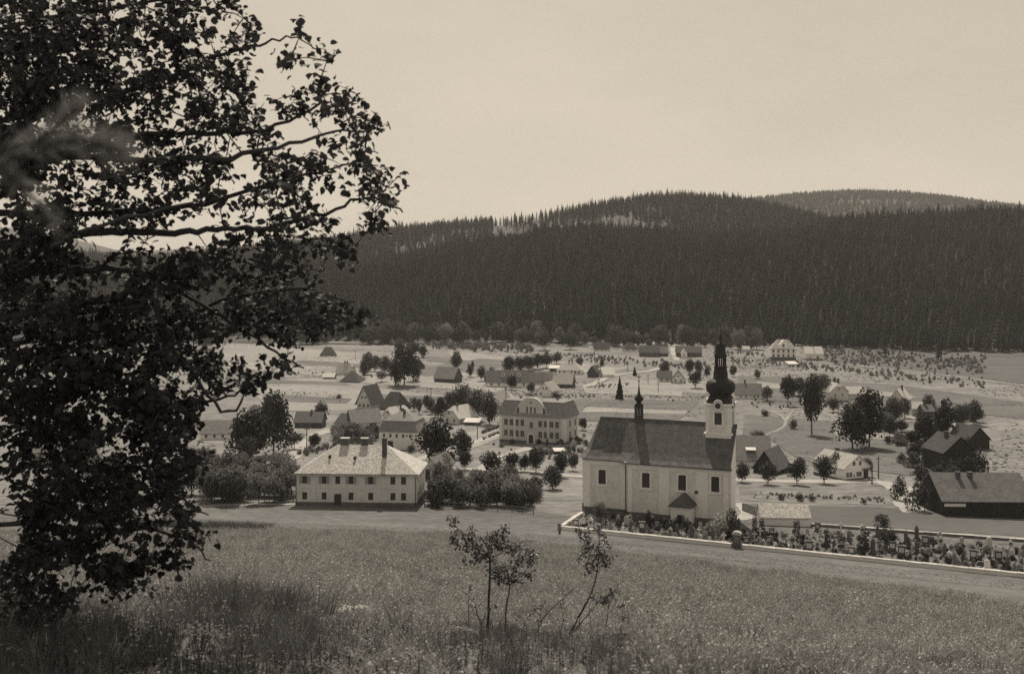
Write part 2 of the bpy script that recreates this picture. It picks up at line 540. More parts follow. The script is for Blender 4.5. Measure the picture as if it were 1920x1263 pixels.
# geometry-node scatter: one object of countless plants; the sources are real single plants of the scene
def scatter(name, pts, rz, sc, vi, sources):
    me = bpy.data.meshes.new(name)
    pts = np.asarray(pts, float)
    me.vertices.add(len(pts)); me.vertices.foreach_set('co', pts.ravel())
    for nm, tp, arr in (('rz', 'FLOAT', rz), ('vi', 'INT', vi)):
        at_ = me.attributes.new(nm, tp, 'POINT'); at_.data.foreach_set('value', np.asarray(arr))
    at_ = me.attributes.new('sc', 'FLOAT_VECTOR', 'POINT'); at_.data.foreach_set('vector', np.asarray(sc, float).ravel())
    o = bpy.data.objects.new(name, me)
    COL.objects.link(o)
    t = bpy.data.node_groups.new(name, 'GeometryNodeTree')
    t.interface.new_socket('Geometry', in_out='INPUT', socket_type='NodeSocketGeometry')
    t.interface.new_socket('Geometry', in_out='OUTPUT', socket_type='NodeSocketGeometry')
    n, l = t.nodes, t.links
    gi, go = n.new('NodeGroupInput'), n.new('NodeGroupOutput')
    jn = n.new('GeometryNodeJoinGeometry')
    for s in sources:
        oi = n.new('GeometryNodeObjectInfo')
        oi.inputs['Object'].default_value = s
        oi.inputs['As Instance'].default_value = True
        oi.transform_space = 'ORIGINAL'
        l.new(oi.outputs['Geometry'], jn.inputs[0])
    io = n.new('GeometryNodeInstanceOnPoints')
    io.inputs['Pick Instance'].default_value = True
    def named(nm, dt):
        a = n.new('GeometryNodeInputNamedAttribute')
        a.data_type = dt
        a.inputs['Name'].default_value = nm
        return a.outputs['Attribute']
    cx = n.new('ShaderNodeCombineXYZ')
    l.new(named('rz', 'FLOAT'), cx.inputs[2])
    l.new(gi.outputs[0], io.inputs['Points'])
    l.new(jn.outputs[0], io.inputs['Instance'])
    l.new(named('vi', 'INT'), io.inputs['Instance Index'])
    l.new(cx.outputs[0], io.inputs['Rotation'])
    l.new(named('sc', 'FLOAT_VECTOR'), io.inputs['Scale'])
    l.new(io.outputs[0], go.inputs[0])
    md = o.modifiers.new('scatter', 'NODES')
    md.node_group = t
    return tag(o, kind='stuff')

# ------------------------------------------------------------------ roads, fields, banks
drape('slope_meadow', [(-300, 1003), (300, 1000), (620, 997), (840, 1004), (960, 1016), (1060, 1030), (1200, 1046), (1500, 1082), (1840, 1128), (2050, 1160),
                       (2050, 1097), (1832, 1076), (1440, 1030), (1050, 996), (1072, 968), (1000, 957), (800, 950), (550, 949), (380, 944), (-300, 950)], M['slope'], 0.04, step=2.0)
drape('dark_meadow', [(1388, 944), (1500, 947), (1640, 950), (1700, 955), (1835, 972), (2050, 990), (2050, 1015), (1835, 1000), (1620, 990), (1520, 983), (1440, 968)], M['slope_dark'], 0.06)
drape('rough_pasture', [(1384, 903), (1480, 908), (1600, 907), (1660, 908), (1680, 930), (1690, 946), (1640, 946), (1500, 943), (1388, 938)], M['rough_grass'], 0.06)
drape('churchyard', [(1054, 992), (1440, 1030), (1832, 1074), (2000, 1093), (2000, 1020), (1835, 1004), (1620, 993), (1520, 986), (1440, 972), (1090, 962)], M['yard'], 0.10, step=1.6)
for poly in ([(395, 640), (600, 655), (760, 672), (800, 690), (1000, 715), (930, 735), (700, 720), (560, 700), (420, 690)],
             [(560, 705), (700, 726), (760, 735), (880, 745), (860, 760), (660, 770), (520, 770), (460, 730)],
             [(840, 655), (940, 668), (1180, 690), (1140, 700), (930, 690), (845, 670)]):
    drape('hay_meadow', poly, M['hay'], 0.12)
drape('mown_field', [(1045, 762), (1080, 748), (1200, 748), (1310, 753), (1274, 786), (1180, 790), (1090, 790)], M['slope'], 0.12)
drape('pale_strip_field', [(1092, 727), (1150, 712), (1330, 716), (1320, 745), (1100, 738)], M['hay'], 0.12)
drape('right_meadow', [(1384, 704), (1500, 708), (1680, 722), (1850, 745), (2050, 770), (2050, 800), (1850, 778), (1700, 768), (1500, 760), (1420, 756), (1384, 730)], M['slope'], 0.12)
drape('lower_right_meadow', [(1396, 778), (1560, 790), (1700, 806), (1850, 840), (1850, 870), (1700, 892), (1500, 862), (1440, 822), (1392, 815)], M['slope'], 0.12)
drape('dark_strip_field', [(620, 690), (690, 690), (800, 706), (930, 690), (1000, 680), (900, 672), (790, 690), (700, 676)], M['slope'], 0.16)
for i, poly in enumerate(([(430, 711), (640, 716), (662, 723), (440, 720)], [(800, 667), (1000, 689), (1012, 697), (800, 677)], [(515, 740), (660, 748), (650, 757), (505, 751)], [(560, 676), (700, 684), (690, 690), (540, 684)], [(700, 738), (850, 744), (850, 752), (720, 748)])):
    drape('field_strip', poly, M['slope'], 0.2)
for poly in ([(1100, 763), (1290, 770), (1285, 777), (1090, 773)], [(1420, 716), (1700, 738), (1720, 747), (1420, 727)], [(1560, 806), (1680, 815), (1690, 827), (1570, 819)], [(1690, 775), (1840, 792), (1840, 806), (1700, 790)]):
    drape('pale_field_strip', poly, M['hay'], 0.2)
drape('garden_plot', [(840, 820), (935, 795), (936, 822), (850, 850)], M['hay'], 0.1)
strip('village_road', [(700, 868), (800, 877), (900, 881), (1000, 885), (1080, 893), (1200, 897), (1380, 899), (1450, 902), (1560, 903), (1650, 902), (1684, 912), (1702, 940), (1716, 962)], 5.5, M['road'])
strip('school_drive', [(905, 884), (930, 862), (965, 848), (1000, 838)], 4.0, M['road'], 0.13)
strip('garden_lane', [(786, 862), (850, 842), (900, 826), (934, 814)], 3.5, M['road'], 0.13)
strip('upper_lane', [(1250, 632), (1258, 645), (1262, 655), (1264, 664), (1270, 676)], 4.0, M['road'], 0.16)
strip('field_lane', [(1236, 690), (1215, 696), (1190, 699), (1140, 706), (1098, 726)], 4.0, M['road'], 0.16)
strip('meadow_path', [(1436, 770), (1462, 778), (1474, 788), (1470, 800), (1455, 808), (1436, 815)], 1.0, M['hay'], 0.14)
strip('meadow_path', [(1474, 788), (1482, 776), (1490, 769), (1502, 765)], 1.0, M['hay'], 0.16)
strip('valley_road', [(1375, 669), (1500, 677), (1600, 684), (1720, 697), (1850, 714), (2100, 745)], 5.0, M['hay'], 0.18)
strip('railway_bank', [(560, 612), (700, 624), (800, 629), (900, 633), (1000, 640), (1120, 646)], 7.0, M['hay'], 1.2)
strip('front_path', [(380, 949), (440, 947), (500, 946), (552, 946)], 1.5, M['road'], 0.12)
strip('church_path', [(1380, 975), (1410, 968), (1400, 955), (1384, 944)], 3.0, M['road'], 0.16)
drape('scrubby_bank', [(1500, 652), (1600, 650), (1850, 655), (2060, 665), (2060, 742), (1850, 713), (1700, 696), (1560, 682)], M['slope_dark'], 0.12)
strip('left_lane', [(540, 862), (560, 845), (572, 825), (600, 812), (625, 806)], 4.5, M['road'], 0.14)

# ------------------------------------------------------------------ walls with openings, windows
def wall_face(mb, x0, x1, z0, z1, y, openings, m, reveal=0.18, T=None):
    """a wall in the plane y (outside towards -y), cut by openings (xa, xb, za, zb); T maps local points"""
    T = T or (lambda p: p)
    xs = sorted({x0, x1, *[v for o in openings for v in o[:2]]})
    zs = sorted({z0, z1, *[v for o in openings for v in o[2:4]]})
    for i in range(len(xs) - 1):
        for k in range(len(zs) - 1):
            cx, cz = (xs[i] + xs[i + 1]) / 2, (zs[k] + zs[k + 1]) / 2
            if any(o[0] < cx < o[1] and o[2] < cz < o[3] for o in openings):
                continue
            mb.poly([T((xs[i], y, zs[k])), T((xs[i + 1], y, zs[k])), T((xs[i + 1], y, zs[k + 1])), T((xs[i], y, zs[k + 1]))], m)
    for a, b, c, d in openings:
        r = y + reveal
        for q in ([(a, y, c), (b, y, c), (b, r, c), (a, r, c)], [(a, y, d), (a, r, d), (b, r, d), (b, y, d)],
                  [(a, y, c), (a, r, c), (a, r, d), (a, y, d)], [(b, y, c), (b, y, d), (b, r, d), (b, r, c)]):
            mb.poly([T(p) for p in q], m)

_win = {}
def window_meshes(w, h, sash, bars, arch):
    key = (round(w, 2), round(h, 2), sash.name, bars, arch)
    if key in _win:
        return _win[key]
    t = min(0.09, w * 0.1)
    f = MB()
    f.box(-w / 2, -w / 2 + t, -0.03, 0.05, 0, h, sash)
    f.box(w / 2 - t, w / 2, -0.03, 0.05, 0, h, sash)
    f.box(-w / 2 + t, w / 2 - t, -0.03, 0.05, 0, t, sash)
    f.box(-w / 2 + t, w / 2 - t, -0.03, 0.05, h - t, h, sash)
    nv, nh = bars
    for i in range(nv):
        x = -w / 2 + w * (i + 1) / (nv + 1)
        f.box(x - t * .35, x + t * .35, -0.025, 0.04, t, h - t, sash)
    for i in range(nh):
        z = h * (i + 1) / (nh + 1)
        f.box(-w / 2 + t, w / 2 - t, -0.02, 0.03, z - t * .3, z + t * .3, sash)
    if arch:   # the corners that make the head an arch
        for s in (-1, 1):
            pts = [(s * w / 2, -0.034, h)]
            for k in range(5):
                a = math.pi / 2 * k / 4
                pts.append((s * (w / 2) * math.sin(a), -0.034, h - arch + arch * math.cos(a)))
            f.prism(pts if s > 0 else pts[::-1], (0, 0.085, 0), M['church_white'])
    p = MB()
    p.box(-w / 2 + t * .5, w / 2 - t * .5, 0.012, 0.022, t * .5, h - t * .5, M['glass'])
    _win[key] = (f.mesh('window'), p.mesh('pane'))
    return _win[key]

def put_window(parent, x, z, w, h, face='F', W=0, D=0, y=0.0, sash=None, bars=(1, 2), arch=0, name='window'):
    fm, pm = window_meshes(w, h, sash or M['sash'], bars, arch)
    if face == 'F': loc, r = (x, y, z), 0
    elif face == 'B': loc, r = (-x, D - y, z), math.pi
    elif face == 'R': loc, r = (W / 2 - y, D / 2 + x, z), math.pi / 2
    else: loc, r = (-W / 2 + y, D / 2 - x, z), -math.pi / 2
    o = link(name, fm, parent, loc, (0, 0, r))
    link('pane', pm, o)
    return o

def roof_polys(kind, W, D, H0, H1, ov, inset=None, brk=None):
    """list of top faces of a roof over the rectangle x -W/2..W/2, y 0..D"""
    axis = kind[-1]
    L, S = (W, D) if axis == 'x' else (D, W)
    mp = (lambda a, b, z: (a, b, z)) if axis == 'x' else (lambda a, b, z: (b - S / 2, a + L / 2, z))
    k = kind[0]
    sl = (H1 - H0) / (S / 2)
    e = H0 - ov * sl
    l, r = -L / 2 - ov, L / 2 + ov
    P = []
    if k == 'g':
        P = [[(l, -ov, e), (r, -ov, e), (r, S / 2, H1), (l, S / 2, H1)], [(r, S + ov, e), (l, S + ov, e), (l, S / 2, H1), (r, S / 2, H1)]]
    elif k == 'h':
        i = inset if inset is not None else S * 0.42
        a, b = -L / 2 + i, L / 2 - i
        P = [[(l, -ov, e), (r, -ov, e), (b, S / 2, H1), (a, S / 2, H1)], [(r, S + ov, e), (l, S + ov, e), (a, S / 2, H1), (b, S / 2, H1)],
             [(l, S + ov, e), (l, -ov, e), (a, S / 2, H1)], [(r, -ov, e), (r, S + ov, e), (b, S / 2, H1)]]
    elif k == 'j':
        f = 0.58
        i = inset if inset is not None else S * 0.2
        m, z = (S / 2) * f, H0 + (H1 - H0) * f
        P = [[(l, -ov, e), (r, -ov, e), (r, m, z), (r - i, S / 2, H1), (l + i, S / 2, H1), (l, m, z)],
             [(r, S + ov, e), (l, S + ov, e), (l, S - m, z), (l + i, S / 2, H1), (r - i, S / 2, H1), (r, S - m, z)],
             [(l, S - m, z), (l, m, z), (l + i, S / 2, H1)], [(r, m, z), (r, S - m, z), (r - i, S / 2, H1)]]
    elif k == 'm':
        ins, zb = brk
        o = ov * 0.7
        e2 = H0 - 0.15
        i2 = inset if inset is not None else S * 0.42
        q = 0.22     # the upper roof oversails the lower a little
        A = [(-L / 2 - o, -o, e2), (L / 2 + o, -o, e2), (L / 2 + o, S + o, e2), (-L / 2 - o, S + o, e2)]
        B = [(-L / 2 + ins, ins, zb), (L / 2 - ins, ins, zb), (L / 2 - ins, S - ins, zb), (-L / 2 + ins, S - ins, zb)]
        C_ = [(-L / 2 + ins - q, ins - q, zb + .02), (L / 2 - ins + q, ins - q, zb + .02), (L / 2 - ins + q, S - ins + q, zb + .02), (-L / 2 + ins - q, S - ins + q, zb + .02)]
        a, b = (-L / 2 + i2, S / 2, H1), (L / 2 - i2, S / 2, H1)
        P = [[A[j], A[(j + 1) % 4], B[(j + 1) % 4], B[j]] for j in range(4)]
        P += [[C_[0], C_[1], b, a], [C_[2], C_[3], a, b], [C_[3], C_[0], a], [C_[1], C_[2], b]]
    elif k == 's':
        P = [[(l, -ov, H0), (r, -ov, H0), (r, S + ov, H1), (l, S + ov, H1)]]
    return [[mp(*p) for p in q] for q in P]

HOUSES = {}
def house(name, label, cat, px, py, wpx, rot, depth, wall, roof, kind, wm, rm, wins=(), gwins=(), chims=(), ov=0.45, inset=None, brk=None,
          group=None, plinth=0.0, gable_m=None, sash=None, doors=(), lift=0.0, Y=None, bars=(1, 1)):
    P = hit(px, py) if Y is None else at(px, py, Y)
    s = P.y / F
    c = math.cos(R(rot))
    W = wpx * s / c
    D, Hw = depth, wall * s
    H1 = Hw + roof * s
    rz = -R(rot)
    root = empty(name, P + Vector((0, 0, lift)), rz, label, cat, group)
    g = gable_m or wm
    mb = MB()
    faces = {'F': [], 'R': [], 'L': [], 'B': []}
    for fc, fx, fz, w, h in wins:
        span = W if fc in 'FB' else D
        x, z = fx * span, fz * Hw - h / 2
        faces[fc].append((x - w / 2, x + w / 2, z, z + h))
    for fc, fx, w, h in doors:
        span = W if fc in 'FB' else D
        faces[fc].append((fx * span - w / 2, fx * span + w / 2, 0.02, h))
    zb = -1.6
    def Tf(fc):
        if fc == 'F': return lambda p: p
        if fc == 'B': return lambda p: (-p[0], D - p[1], p[2])
        if fc == 'R': return lambda p: (W / 2 - p[1], D / 2 + p[0], p[2])
        return lambda p: (-W / 2 + p[1], D / 2 - p[0], p[2])
    for fc in 'FRLB':
        span = W if fc in 'FB' else D
        wall_face(mb, -span / 2, span / 2, zb, Hw, 0, faces[fc], wm, 0.16, Tf(fc))
    k, ax = kind[0], kind[-1]
    if k in 'gj':
        L, S = (W, D) if ax == 'x' else (D, W)
        mp = (lambda a, b, z: (a, b, z)) if ax == 'x' else (lambda a, b, z: (b - S / 2, a + L / 2, z))
        z1 = H1 - 0.2
        if k == 'g':
            sec = [(0, Hw), (S, Hw), (S / 2, z1)]
        else:
            m, z = S / 2 * 0.58, Hw + (z1 - Hw) * 0.58
            sec = [(0, Hw), (S, Hw), (S - m, z), (m, z)]
        a = [mp(-L / 2 - 0.02, b, z) for b, z in sec]
        d = Vector(mp(L / 2 + 0.02, 0, 0)) - Vector(mp(-L / 2 - 0.02, 0, 0))
        mb.prism(a, d, g)
    elif k == 's':
        mb.prism([(-W / 2, 0, Hw - .01), (-W / 2, D, Hw - .01), (-W / 2, D, H1 - 0.2)], (W, 0, 0), wm)
    mb.build('wall', root)
    rb = MB()
    for q in roof_polys(kind, W, D, Hw + 0.02, H1, ov, inset, brk):
        rb.prism(q, (0, 0, -0.16), rm)
    ro = rb.build('roof', root)
    for fc, fx, fz, w, h in wins:
        span = W if fc in 'FB' else D
        put_window(root, fx * span, fz * Hw - h / 2, w, h, fc, W, D, 0.08, sash, bars)
    for fc, fx, fz, w, h in gwins:
        span = W if fc in 'FB' else D
        put_window(root, fx * span, Hw + fz * (H1 - Hw) - h / 2, w, h, fc, W, D, -0.05, sash, bars)
    for fc, fx, w, h in doors:
        span = W if fc in 'FB' else D
        db = MB()
        db.box(-w / 2, w / 2, -0.02, 0.04, 0, h, M['door'])
        db.box(-0.02, 0.02, -0.035, -0.02, 0.1, h - 0.1, M['sash_dark'])
        loc, r = {'F': ((fx * span, 0.1, 0.02), 0), 'R': ((W / 2 - 0.1, D / 2 + fx * span, 0.02), math.pi / 2), 'L': ((-W / 2 + 0.1, D / 2 - fx * span, 0.02), -math.pi / 2)}[fc]
        db.build('door', root, loc=loc, rot=(0, 0, r))
    for fx, fy, w, h in chims:
        cb = MB()
        x, y = fx * W, D / 2 + fy * D
        z0 = Hw + 0.3
        cb.box(x - w / 2, x + w / 2, y - w / 2, y + w / 2, z0, H1 + h, M['chimney'])
        cb.box(x - w / 2 - .08, x + w / 2 + .08, y - w / 2 - .08, y + w / 2 + .08, H1 + h, H1 + h + 0.14, M['chimney'])
        cb.build('chimney', ro)
    if plinth:
        pb = MB()
        ex = 0.05
        op = [o for o in faces['F'] if o[2] < plinth]
        xs = [-W / 2 - ex] + sorted(v for o in op for v in o[:2]) + [W / 2 + ex]
        for i in range(0, len(xs), 2):
            pb.box(xs[i], xs[i + 1], -ex, 0.001, zb, plinth, M['plinth'])
        pb.box(W / 2 - 0.001, W / 2 + ex, 0, D, zb, plinth, M['plinth'])
        pb.box(-W / 2 - ex, -W / 2 + 0.001, 0, D, zb, plinth, M['plinth'])
        pb.build('plinth', root)
    return root, ro, W, D, Hw, H1, s

# ------------------------------------------------------------------ the church
def church():
    P0 = hit(1078, 962)
    X0, Yc = P0.x, P0.y
    rot = R(22)
    c_, s_ = math.cos(rot), math.sin(rot)
    zb = P0.z
    root = empty('church', (X0, Yc, zb), -rot, 'large white village church with dark shingle roof, ridge turret and domed tower', 'church')
    def tpx(px, d=0.0):   # distance along the church that shows at a pixel column, at depth d
        a = (px - 960) / F
        return (a * (Yc + c_ * d) - X0 - s_ * d) / (c_ + s_ * a)
    def zpy(px, py, d=0.0):
        t = tpx(px, d)
        return ZC - (py - HY) / F * (Yc - s_ * t + c_ * d) - zb
    W = 13.4
    CH = 1.45              # the chancel is this much narrower on each side
    tn = tpx(1175)         # chancel / nave
    te = tpx(1370)
    ze = zpy(1175, 866)    # eaves
    zr = zpy(1150, 783, W / 2)
    tt = tpx(1351, W / 2)  # tower axis
    tw = 2.15
    M1, M2, M3 = M['church_field'], M['church_white'], M['shingle_church']
    # ---- outline of the walls (front half, then mirrored)
    front = [(0.0, CH + 3.0), (1.6, CH), (tn, CH), (tn, 0.0), (te, 0.0), (tt + tw + 0.1, W / 2 - tw - 0.1)]
    mir = lambda p: (p[0], W - p[1])
    back = [(0.0, CH + 3.0), (1.6, CH), (tn, CH), (tn, 0.0), (te - 3.8, 0.0), (tt + tw - 0.4, W / 2 - tw - 0.1)]   # the far side ends at the tower
    outline = front + [mir(p) for p in back[::-1]]
    wins = []              # (t, z0, z1, width, depth of the wall plane)
    for px, ya, yb, d in ((1129, 880, 907, CH), (1211, 886, 914, 0), (1279, 890, 919, 0), (1341, 893, 922, 0)):
        wins.append((tpx(px, d), zpy(px, yb, d), zpy(px, ya, d), 1.4, d))
    mb = MB()
    op = lambda sel: [(t - w / 2, t + w / 2, z0, z1) for t, z0, z1, w, d in wins if d == sel]
    # front chancel and nave walls with openings, the others plain
    n = len(outline)
    for i in range(n):
        a, b = outline[i], outline[(i + 1) % n]
        if a == (1.6, CH):
            wall_face(mb, a[0], b[0], -2.5, ze, CH, op(CH), M1, 0.35)
        elif a == (tn, 0.0):
            wall_face(mb, a[0], b[0], -2.5, ze, 0, op(0), M1, 0.35)
        else:
            mb.poly([(a[0], a[1], -2.5), (b[0], b[1], -2.5), (b[0], b[1], ze), (a[0], a[1], ze)], M1)
    mb.build('wall', root)
    # ---- plinth
    pb = MB()
    zp = 1.15
    pb.box(1.6, tn - 0.04, CH - 0.10, CH + 0.05, -2.5, zp, M['plinth'])
    pb.box(tn - 0.1, te + 0.05, -0.10, 0.05, -2.5, zp, M['plinth'])
    pb.prism([(1.6, CH - 0.10, -2.5), (0.0, CH + 3.0, -2.5), (-0.1, CH + 2.95, -2.5), (1.5, CH - 0.17, -2.5)], (0, 0, 2.5 + zp), M['plinth'])
    pb.build('plinth', root)
    # ---- pilasters
    def pil(t0, t1, d):
        b = MB()
        b.box(t0, t1, d - 0.09, d + 0.02, zp if d else zp, ze - 1.0, M2)
        b.box(t0 - .06, t1 + .06, d - 0.14, d + 0.02, ze - 1.35, ze - 1.12, M2)
        b.build('pilaster', root)
    for a, b in ((1095, 1107), (1164, 1172)):
        pil(tpx(a, CH), tpx(b, CH), CH)
    for a, b in ((1177, 1185), (1236, 1255), (1305, 1327), (1357, 1366)):
        pil(tpx(a), tpx(b), 0)
    # ---- cornice bands under the eaves
    cb = MB()
    for z0, z1, o in ((ze - 1.0, ze - 0.62, 0.10), (ze - 0.62, ze - 0.1, 0.22), (ze - 0.1, ze + 0.06, 0.36)):
        cb.box(1.6, tn - 0.3, CH - o, CH + 0.05, z0, z1, M2)
        cb.box(tn - o, te + 0.1, -o, 0.05, z0, z1, M2)
        a, b = Vector((1.6, CH)), Vector((0.0, CH + 3.0))
        nn = Vector((-3.0, -1.6)).normalized() * o
        cb.prism([(a.x, a.y, z0), (b.x, b.y, z0), (b.x + nn.x, b.y + nn.y, z0), (a.x + nn.x, a.y + nn.y, z0)], (0, 0, z1 - z0), M2)
    cb.build('cornice', root)
    # ---- windows
    for t, z0, z1, w, d in wins:
        put_window(root, t, z0, w, z1 - z0, y=d + 0.22, sash=M['sash_dark'], bars=(1, 3), arch=0.32)
        b = MB()
        b.box(t - w / 2 - 0.28, t - w / 2, d - 0.07, d + 0.02, z0 - 0.2, z1 + 0.15, M2)
        b.box(t + w / 2, t + w / 2 + 0.28, d - 0.07, d + 0.02, z0 - 0.2, z1 + 0.15, M2)
        b.box(t - w / 2, t + w / 2, d - 0.07, d + 0.02, z1, z1 + 0.28, M2)
        b.box(t - w / 2 - 0.34, t + w / 2 + 0.34, d - 0.16, d + 0.02, z0 - 0.36, z0 - 0.2, M2)
        b.build('window_surround', root)
    # ---- roofs: cross-section flares at the eaves; chancel steeper than nave
    rb = MB()
    def section(d0):       # (depth, height) from the eaves to the ridge
        return [(d0 - 0.55, ze - 0.02), (d0 + 0.35, ze + 0.52), (d0 + 1.3, ze + 1.35), (W / 2, zr)]
    sn, sc = section(0), section(CH)
    xr0 = tpx(1126, W / 2)
    t_end = te - 0.05
    def band(P, Q):
        for (a, b), (c, d) in zip(zip(P[:-1], P[1:]), zip(Q[:-1], Q[1:])):
            rb.prism([a, c, d, b], (0, 0, -0.18), M3)
    for f in (lambda p: p, lambda p: (p[0], W - p[1], p[2])):
        # hip of the apse: eaves corner lines
        hipL = [f(p) for p in ((-0.45, CH + 2.8, sc[0][1]), (0.1, CH + 3.2, sc[1][1]), (0.7, CH + 3.7, sc[2][1]), (xr0, W / 2, zr))]
        hipF = [f(p) for p in ((1.25, sc[0][0], sc[0][1]), (1.7, sc[1][0], sc[1][1]), (2.05, sc[2][0], sc[2][1]), (xr0 + .01, W / 2, zr))]
        hipB = [(-0.45, W / 2, sc[0][1]), (0.1, W / 2, sc[1][1]), (0.7, W / 2, sc[2][1]), (xr0 - .01, W / 2, zr)]
        band(hipB, hipL)
        band(hipL, hipF)
        # chancel
        e1 = tn - 1.9
        band(hipF, [f((e1, d, z)) for d, z in sc])
        # hollow turn from chancel to nave
        band([f((e1, d, z)) for d, z in sc], [f((tn + (0.2, 0.3, 0.9, -0.9)[i], d, z)) for i, (d, z) in enumerate(sn)])
        band([f((tn + (0.2, 0.3, 0.9, -0.9)[i], d, z)) for i, (d, z) in enumerate(sn)], [f((t_end + (0.35 if i == 0 else 0) - (3.9 if f((0, 1, 0))[1] > 1 else 0), d, z)) for i, (d, z) in enumerate(sn)])
    rb.tube([(xr0, W / 2, zr + 0.02), (tt - tw, W / 2, zr + 0.02)], 0.14, M3, 6)
    roof = rb.build('roof', root)
    # gutter and downpipe
    gb = MB()
    gb.tube([(tn - 0.25, -0.62, ze - 0.12), (te + .3, -0.62, ze - 0.16)], 0.08, M['iron'], 6)
    gb.build('gutter', root)
    gb = MB()
    gb.tube([(tn - 0.12, -0.5, ze - 0.15), (tn - 0.12, -0.18, ze - 1.2), (tn - 0.12, -0.16, 0.3)], 0.09, M['iron'], 6)
    gb.build('downpipe', root)
    # west gable behind the nave roof
    wb = MB()
    wb.prism([(te - 0.6, 0.15, ze), (te - 0.6, W / 2 - tw, ze), (te - 0.6, W / 2 - tw, zr - 2.6)], (0.25, 0, 0), M2)
    wb.build('gable', root)
    # ---- ridge turret
    t = tpx(1198, W / 2)
    k = (Yc - s_ * t + c_ * W / 2) / F
    zt = lambda py: zpy(1198, py, W / 2)
    c = (t, W / 2)
    b = MB()
    b.lathe([(8.5 * k, zr - 1.2), (8.5 * k, zt(779))], M['slate'], 8, c)
    b.lathe([(9.3 * k, zt(779)), (9.3 * k, zt(777.5))], M['slate'], 8, c)
    tr = b.build('ridge_turret', root)
    b = MB()
    for i in range(8):
        a = 2 * math.pi * (i + .5) / 8
        x, y = t + 6.8 * k * math.cos(a), W / 2 + 6.8 * k * math.sin(a)
        b.box(x - .12, x + .12, y - .12, y + .12, zt(778), zt(760), M['slate'])
    b.lathe([(7.6 * k, zt(763)), (7.6 * k, zt(760))], M['slate'], 8, c)
    b.build('lantern', tr)
    b = MB()
    b.lathe([(r * k, zt(y)) for r, y in ((8.8, 761), (9, 759.5), (7, 757), (4.2, 754.5), (4.6, 752.5), (7.6, 750), (8.6, 747.5), (7.8, 744.5), (5, 741.5), (3, 738.5), (2.2, 735), (1.2, 726), (.6, 718))], M['copper'], 12, c)
    b.build('onion_dome', tr, smooth=True)
    b = MB()
    b.tube([(t, W / 2, zt(719)), (t, W / 2, zt(702))], 0.07, M['iron'], 5)
    b.lathe([(0.05, zt(716)), (.25, zt(714.5)), (.05, zt(713))], M['iron'], 8, c)
    b.box(t - .45, t + .45, W / 2 - .06, W / 2 + .06, zt(707), zt(705.6), M['iron'])
    b.build('cross', tr)
    # ---- tower
    k = (Yc - s_ * tt + c_ * W / 2) / F
    zt = lambda py: zpy(1351, py, W / 2)
    c = (tt, W / 2)
    y0, y1 = W / 2 - tw, W / 2 + tw
    b = MB()
    wz = (zt(793), zt(771))
    for fc in range(4):
        def T(p, fc=fc):
            x, y, z = p
            for _ in range(fc):
                x, y = -y, x
            return (tt + x, W / 2 + y, z)
        wall_face(b, -tw, tw, zt(809), zt(756), -tw, [(-0.65, 0.65, *wz)], M1, 0.3, T)
    tq = tw + 0.12
    b.box(tt - tq, tt + tq, W / 2 - tq, W / 2 + tq, -2.5, zt(812), M2)
    tower = b.build('tower', root)
    b = MB()
    b.box(tt - tq - .22, tt + tq + .22, W / 2 - tq - .22, W / 2 + tq + .22, zt(812), zt(808.5), M2)
    b.build('lower_cornice', tower)
    # upper cornice with an eyebrow over the clock opening
    b = MB()
    for i in range(4):
        def T(p, fc=i):
            x, y, z = p
            for _ in range(fc):
                x, y = -y, x
            return (tt + x, W / 2 + y, z)
        rr = 8.6 * k
        zc_ = zt(758)
        zb_ = zt(757)
        arc = [(-tw - .35, zb_)] + [(-rr * math.cos(math.pi * j / 10), zc_ + rr * math.sin(math.pi * j / 10)) for j in range(11)] + [(tw + .35, zb_)]
        for (xa, za), (xb, zb2) in zip(arc[:-1], arc[1:]):
            q = [(xa, -tw - 0.32, za), (xb, -tw - 0.32, zb2), (xb, -tw - 0.32, zb2 + 0.34), (xa, -tw - 0.32, za + 0.34)]
            b.prism([T(p) for p in q], Vector(T((0, 0.34, 0))) - Vector(T((0, 0, 0))), M2)
        disc = [(6.0 * k * math.cos(2 * math.pi * j / 16), -tw - 0.05, zc_ + 6.0 * k * math.sin(2 * math.pi * j / 16)) for j in range(16)]
    b.build('upper_cornice', tower)
    for i in range(4):
        def T(p, fc=i):
            x, y, z = p
            for _ in range(fc):
                x, y = -y, x
            return (tt + x, W / 2 + y, z)
        b = MB()
        zc_ = zt(758)
        ring = lambda r, y: [T((r * k * math.cos(2 * math.pi * j / 18), y, zc_ + r * k * math.sin(2 * math.pi * j / 18))) for j in range(18)]
        b.prism(ring(5.8, -tw - .30), Vector(T((0, .3, 0))) - Vector(T((0, 0, 0))), M['glass'])
        o_, i_ = ring(7.4, -tw - .34), ring(5.7, -tw - .34)
        for j in range(18):
            b.prism([o_[j], o_[(j + 1) % 18], i_[(j + 1) % 18], i_[j]], Vector(T((0, .12, 0))) - Vector(T((0, 0, 0))), M2)
        b.build('round_opening', tower)
        # louvred belfry window and its surround
        b = MB()
        h = wz[1] - wz[0]
        for j in range(7):
            z = wz[0] + 0.15 + j * (h - .2) / 7
            b.prism([T((-.62, -tw + .06, z)), T((.62, -tw + .06, z)), T((.62, -tw + .2, z + .2)), T((-.62, -tw + .2, z + .2))], (0, 0, -0.05), M['sash_dark'])
        b.prism([T((-.65, -tw + .25, wz[0])), T((.65, -tw + .25, wz[0])), T((.65, -tw + .25, wz[1])), T((-.65, -tw + .25, wz[1]))], Vector(T((0, .04, 0))) - Vector(T((0, 0, 0))), M['glass'])
        lw = b.build('louvre_window', tower)
        b = MB()
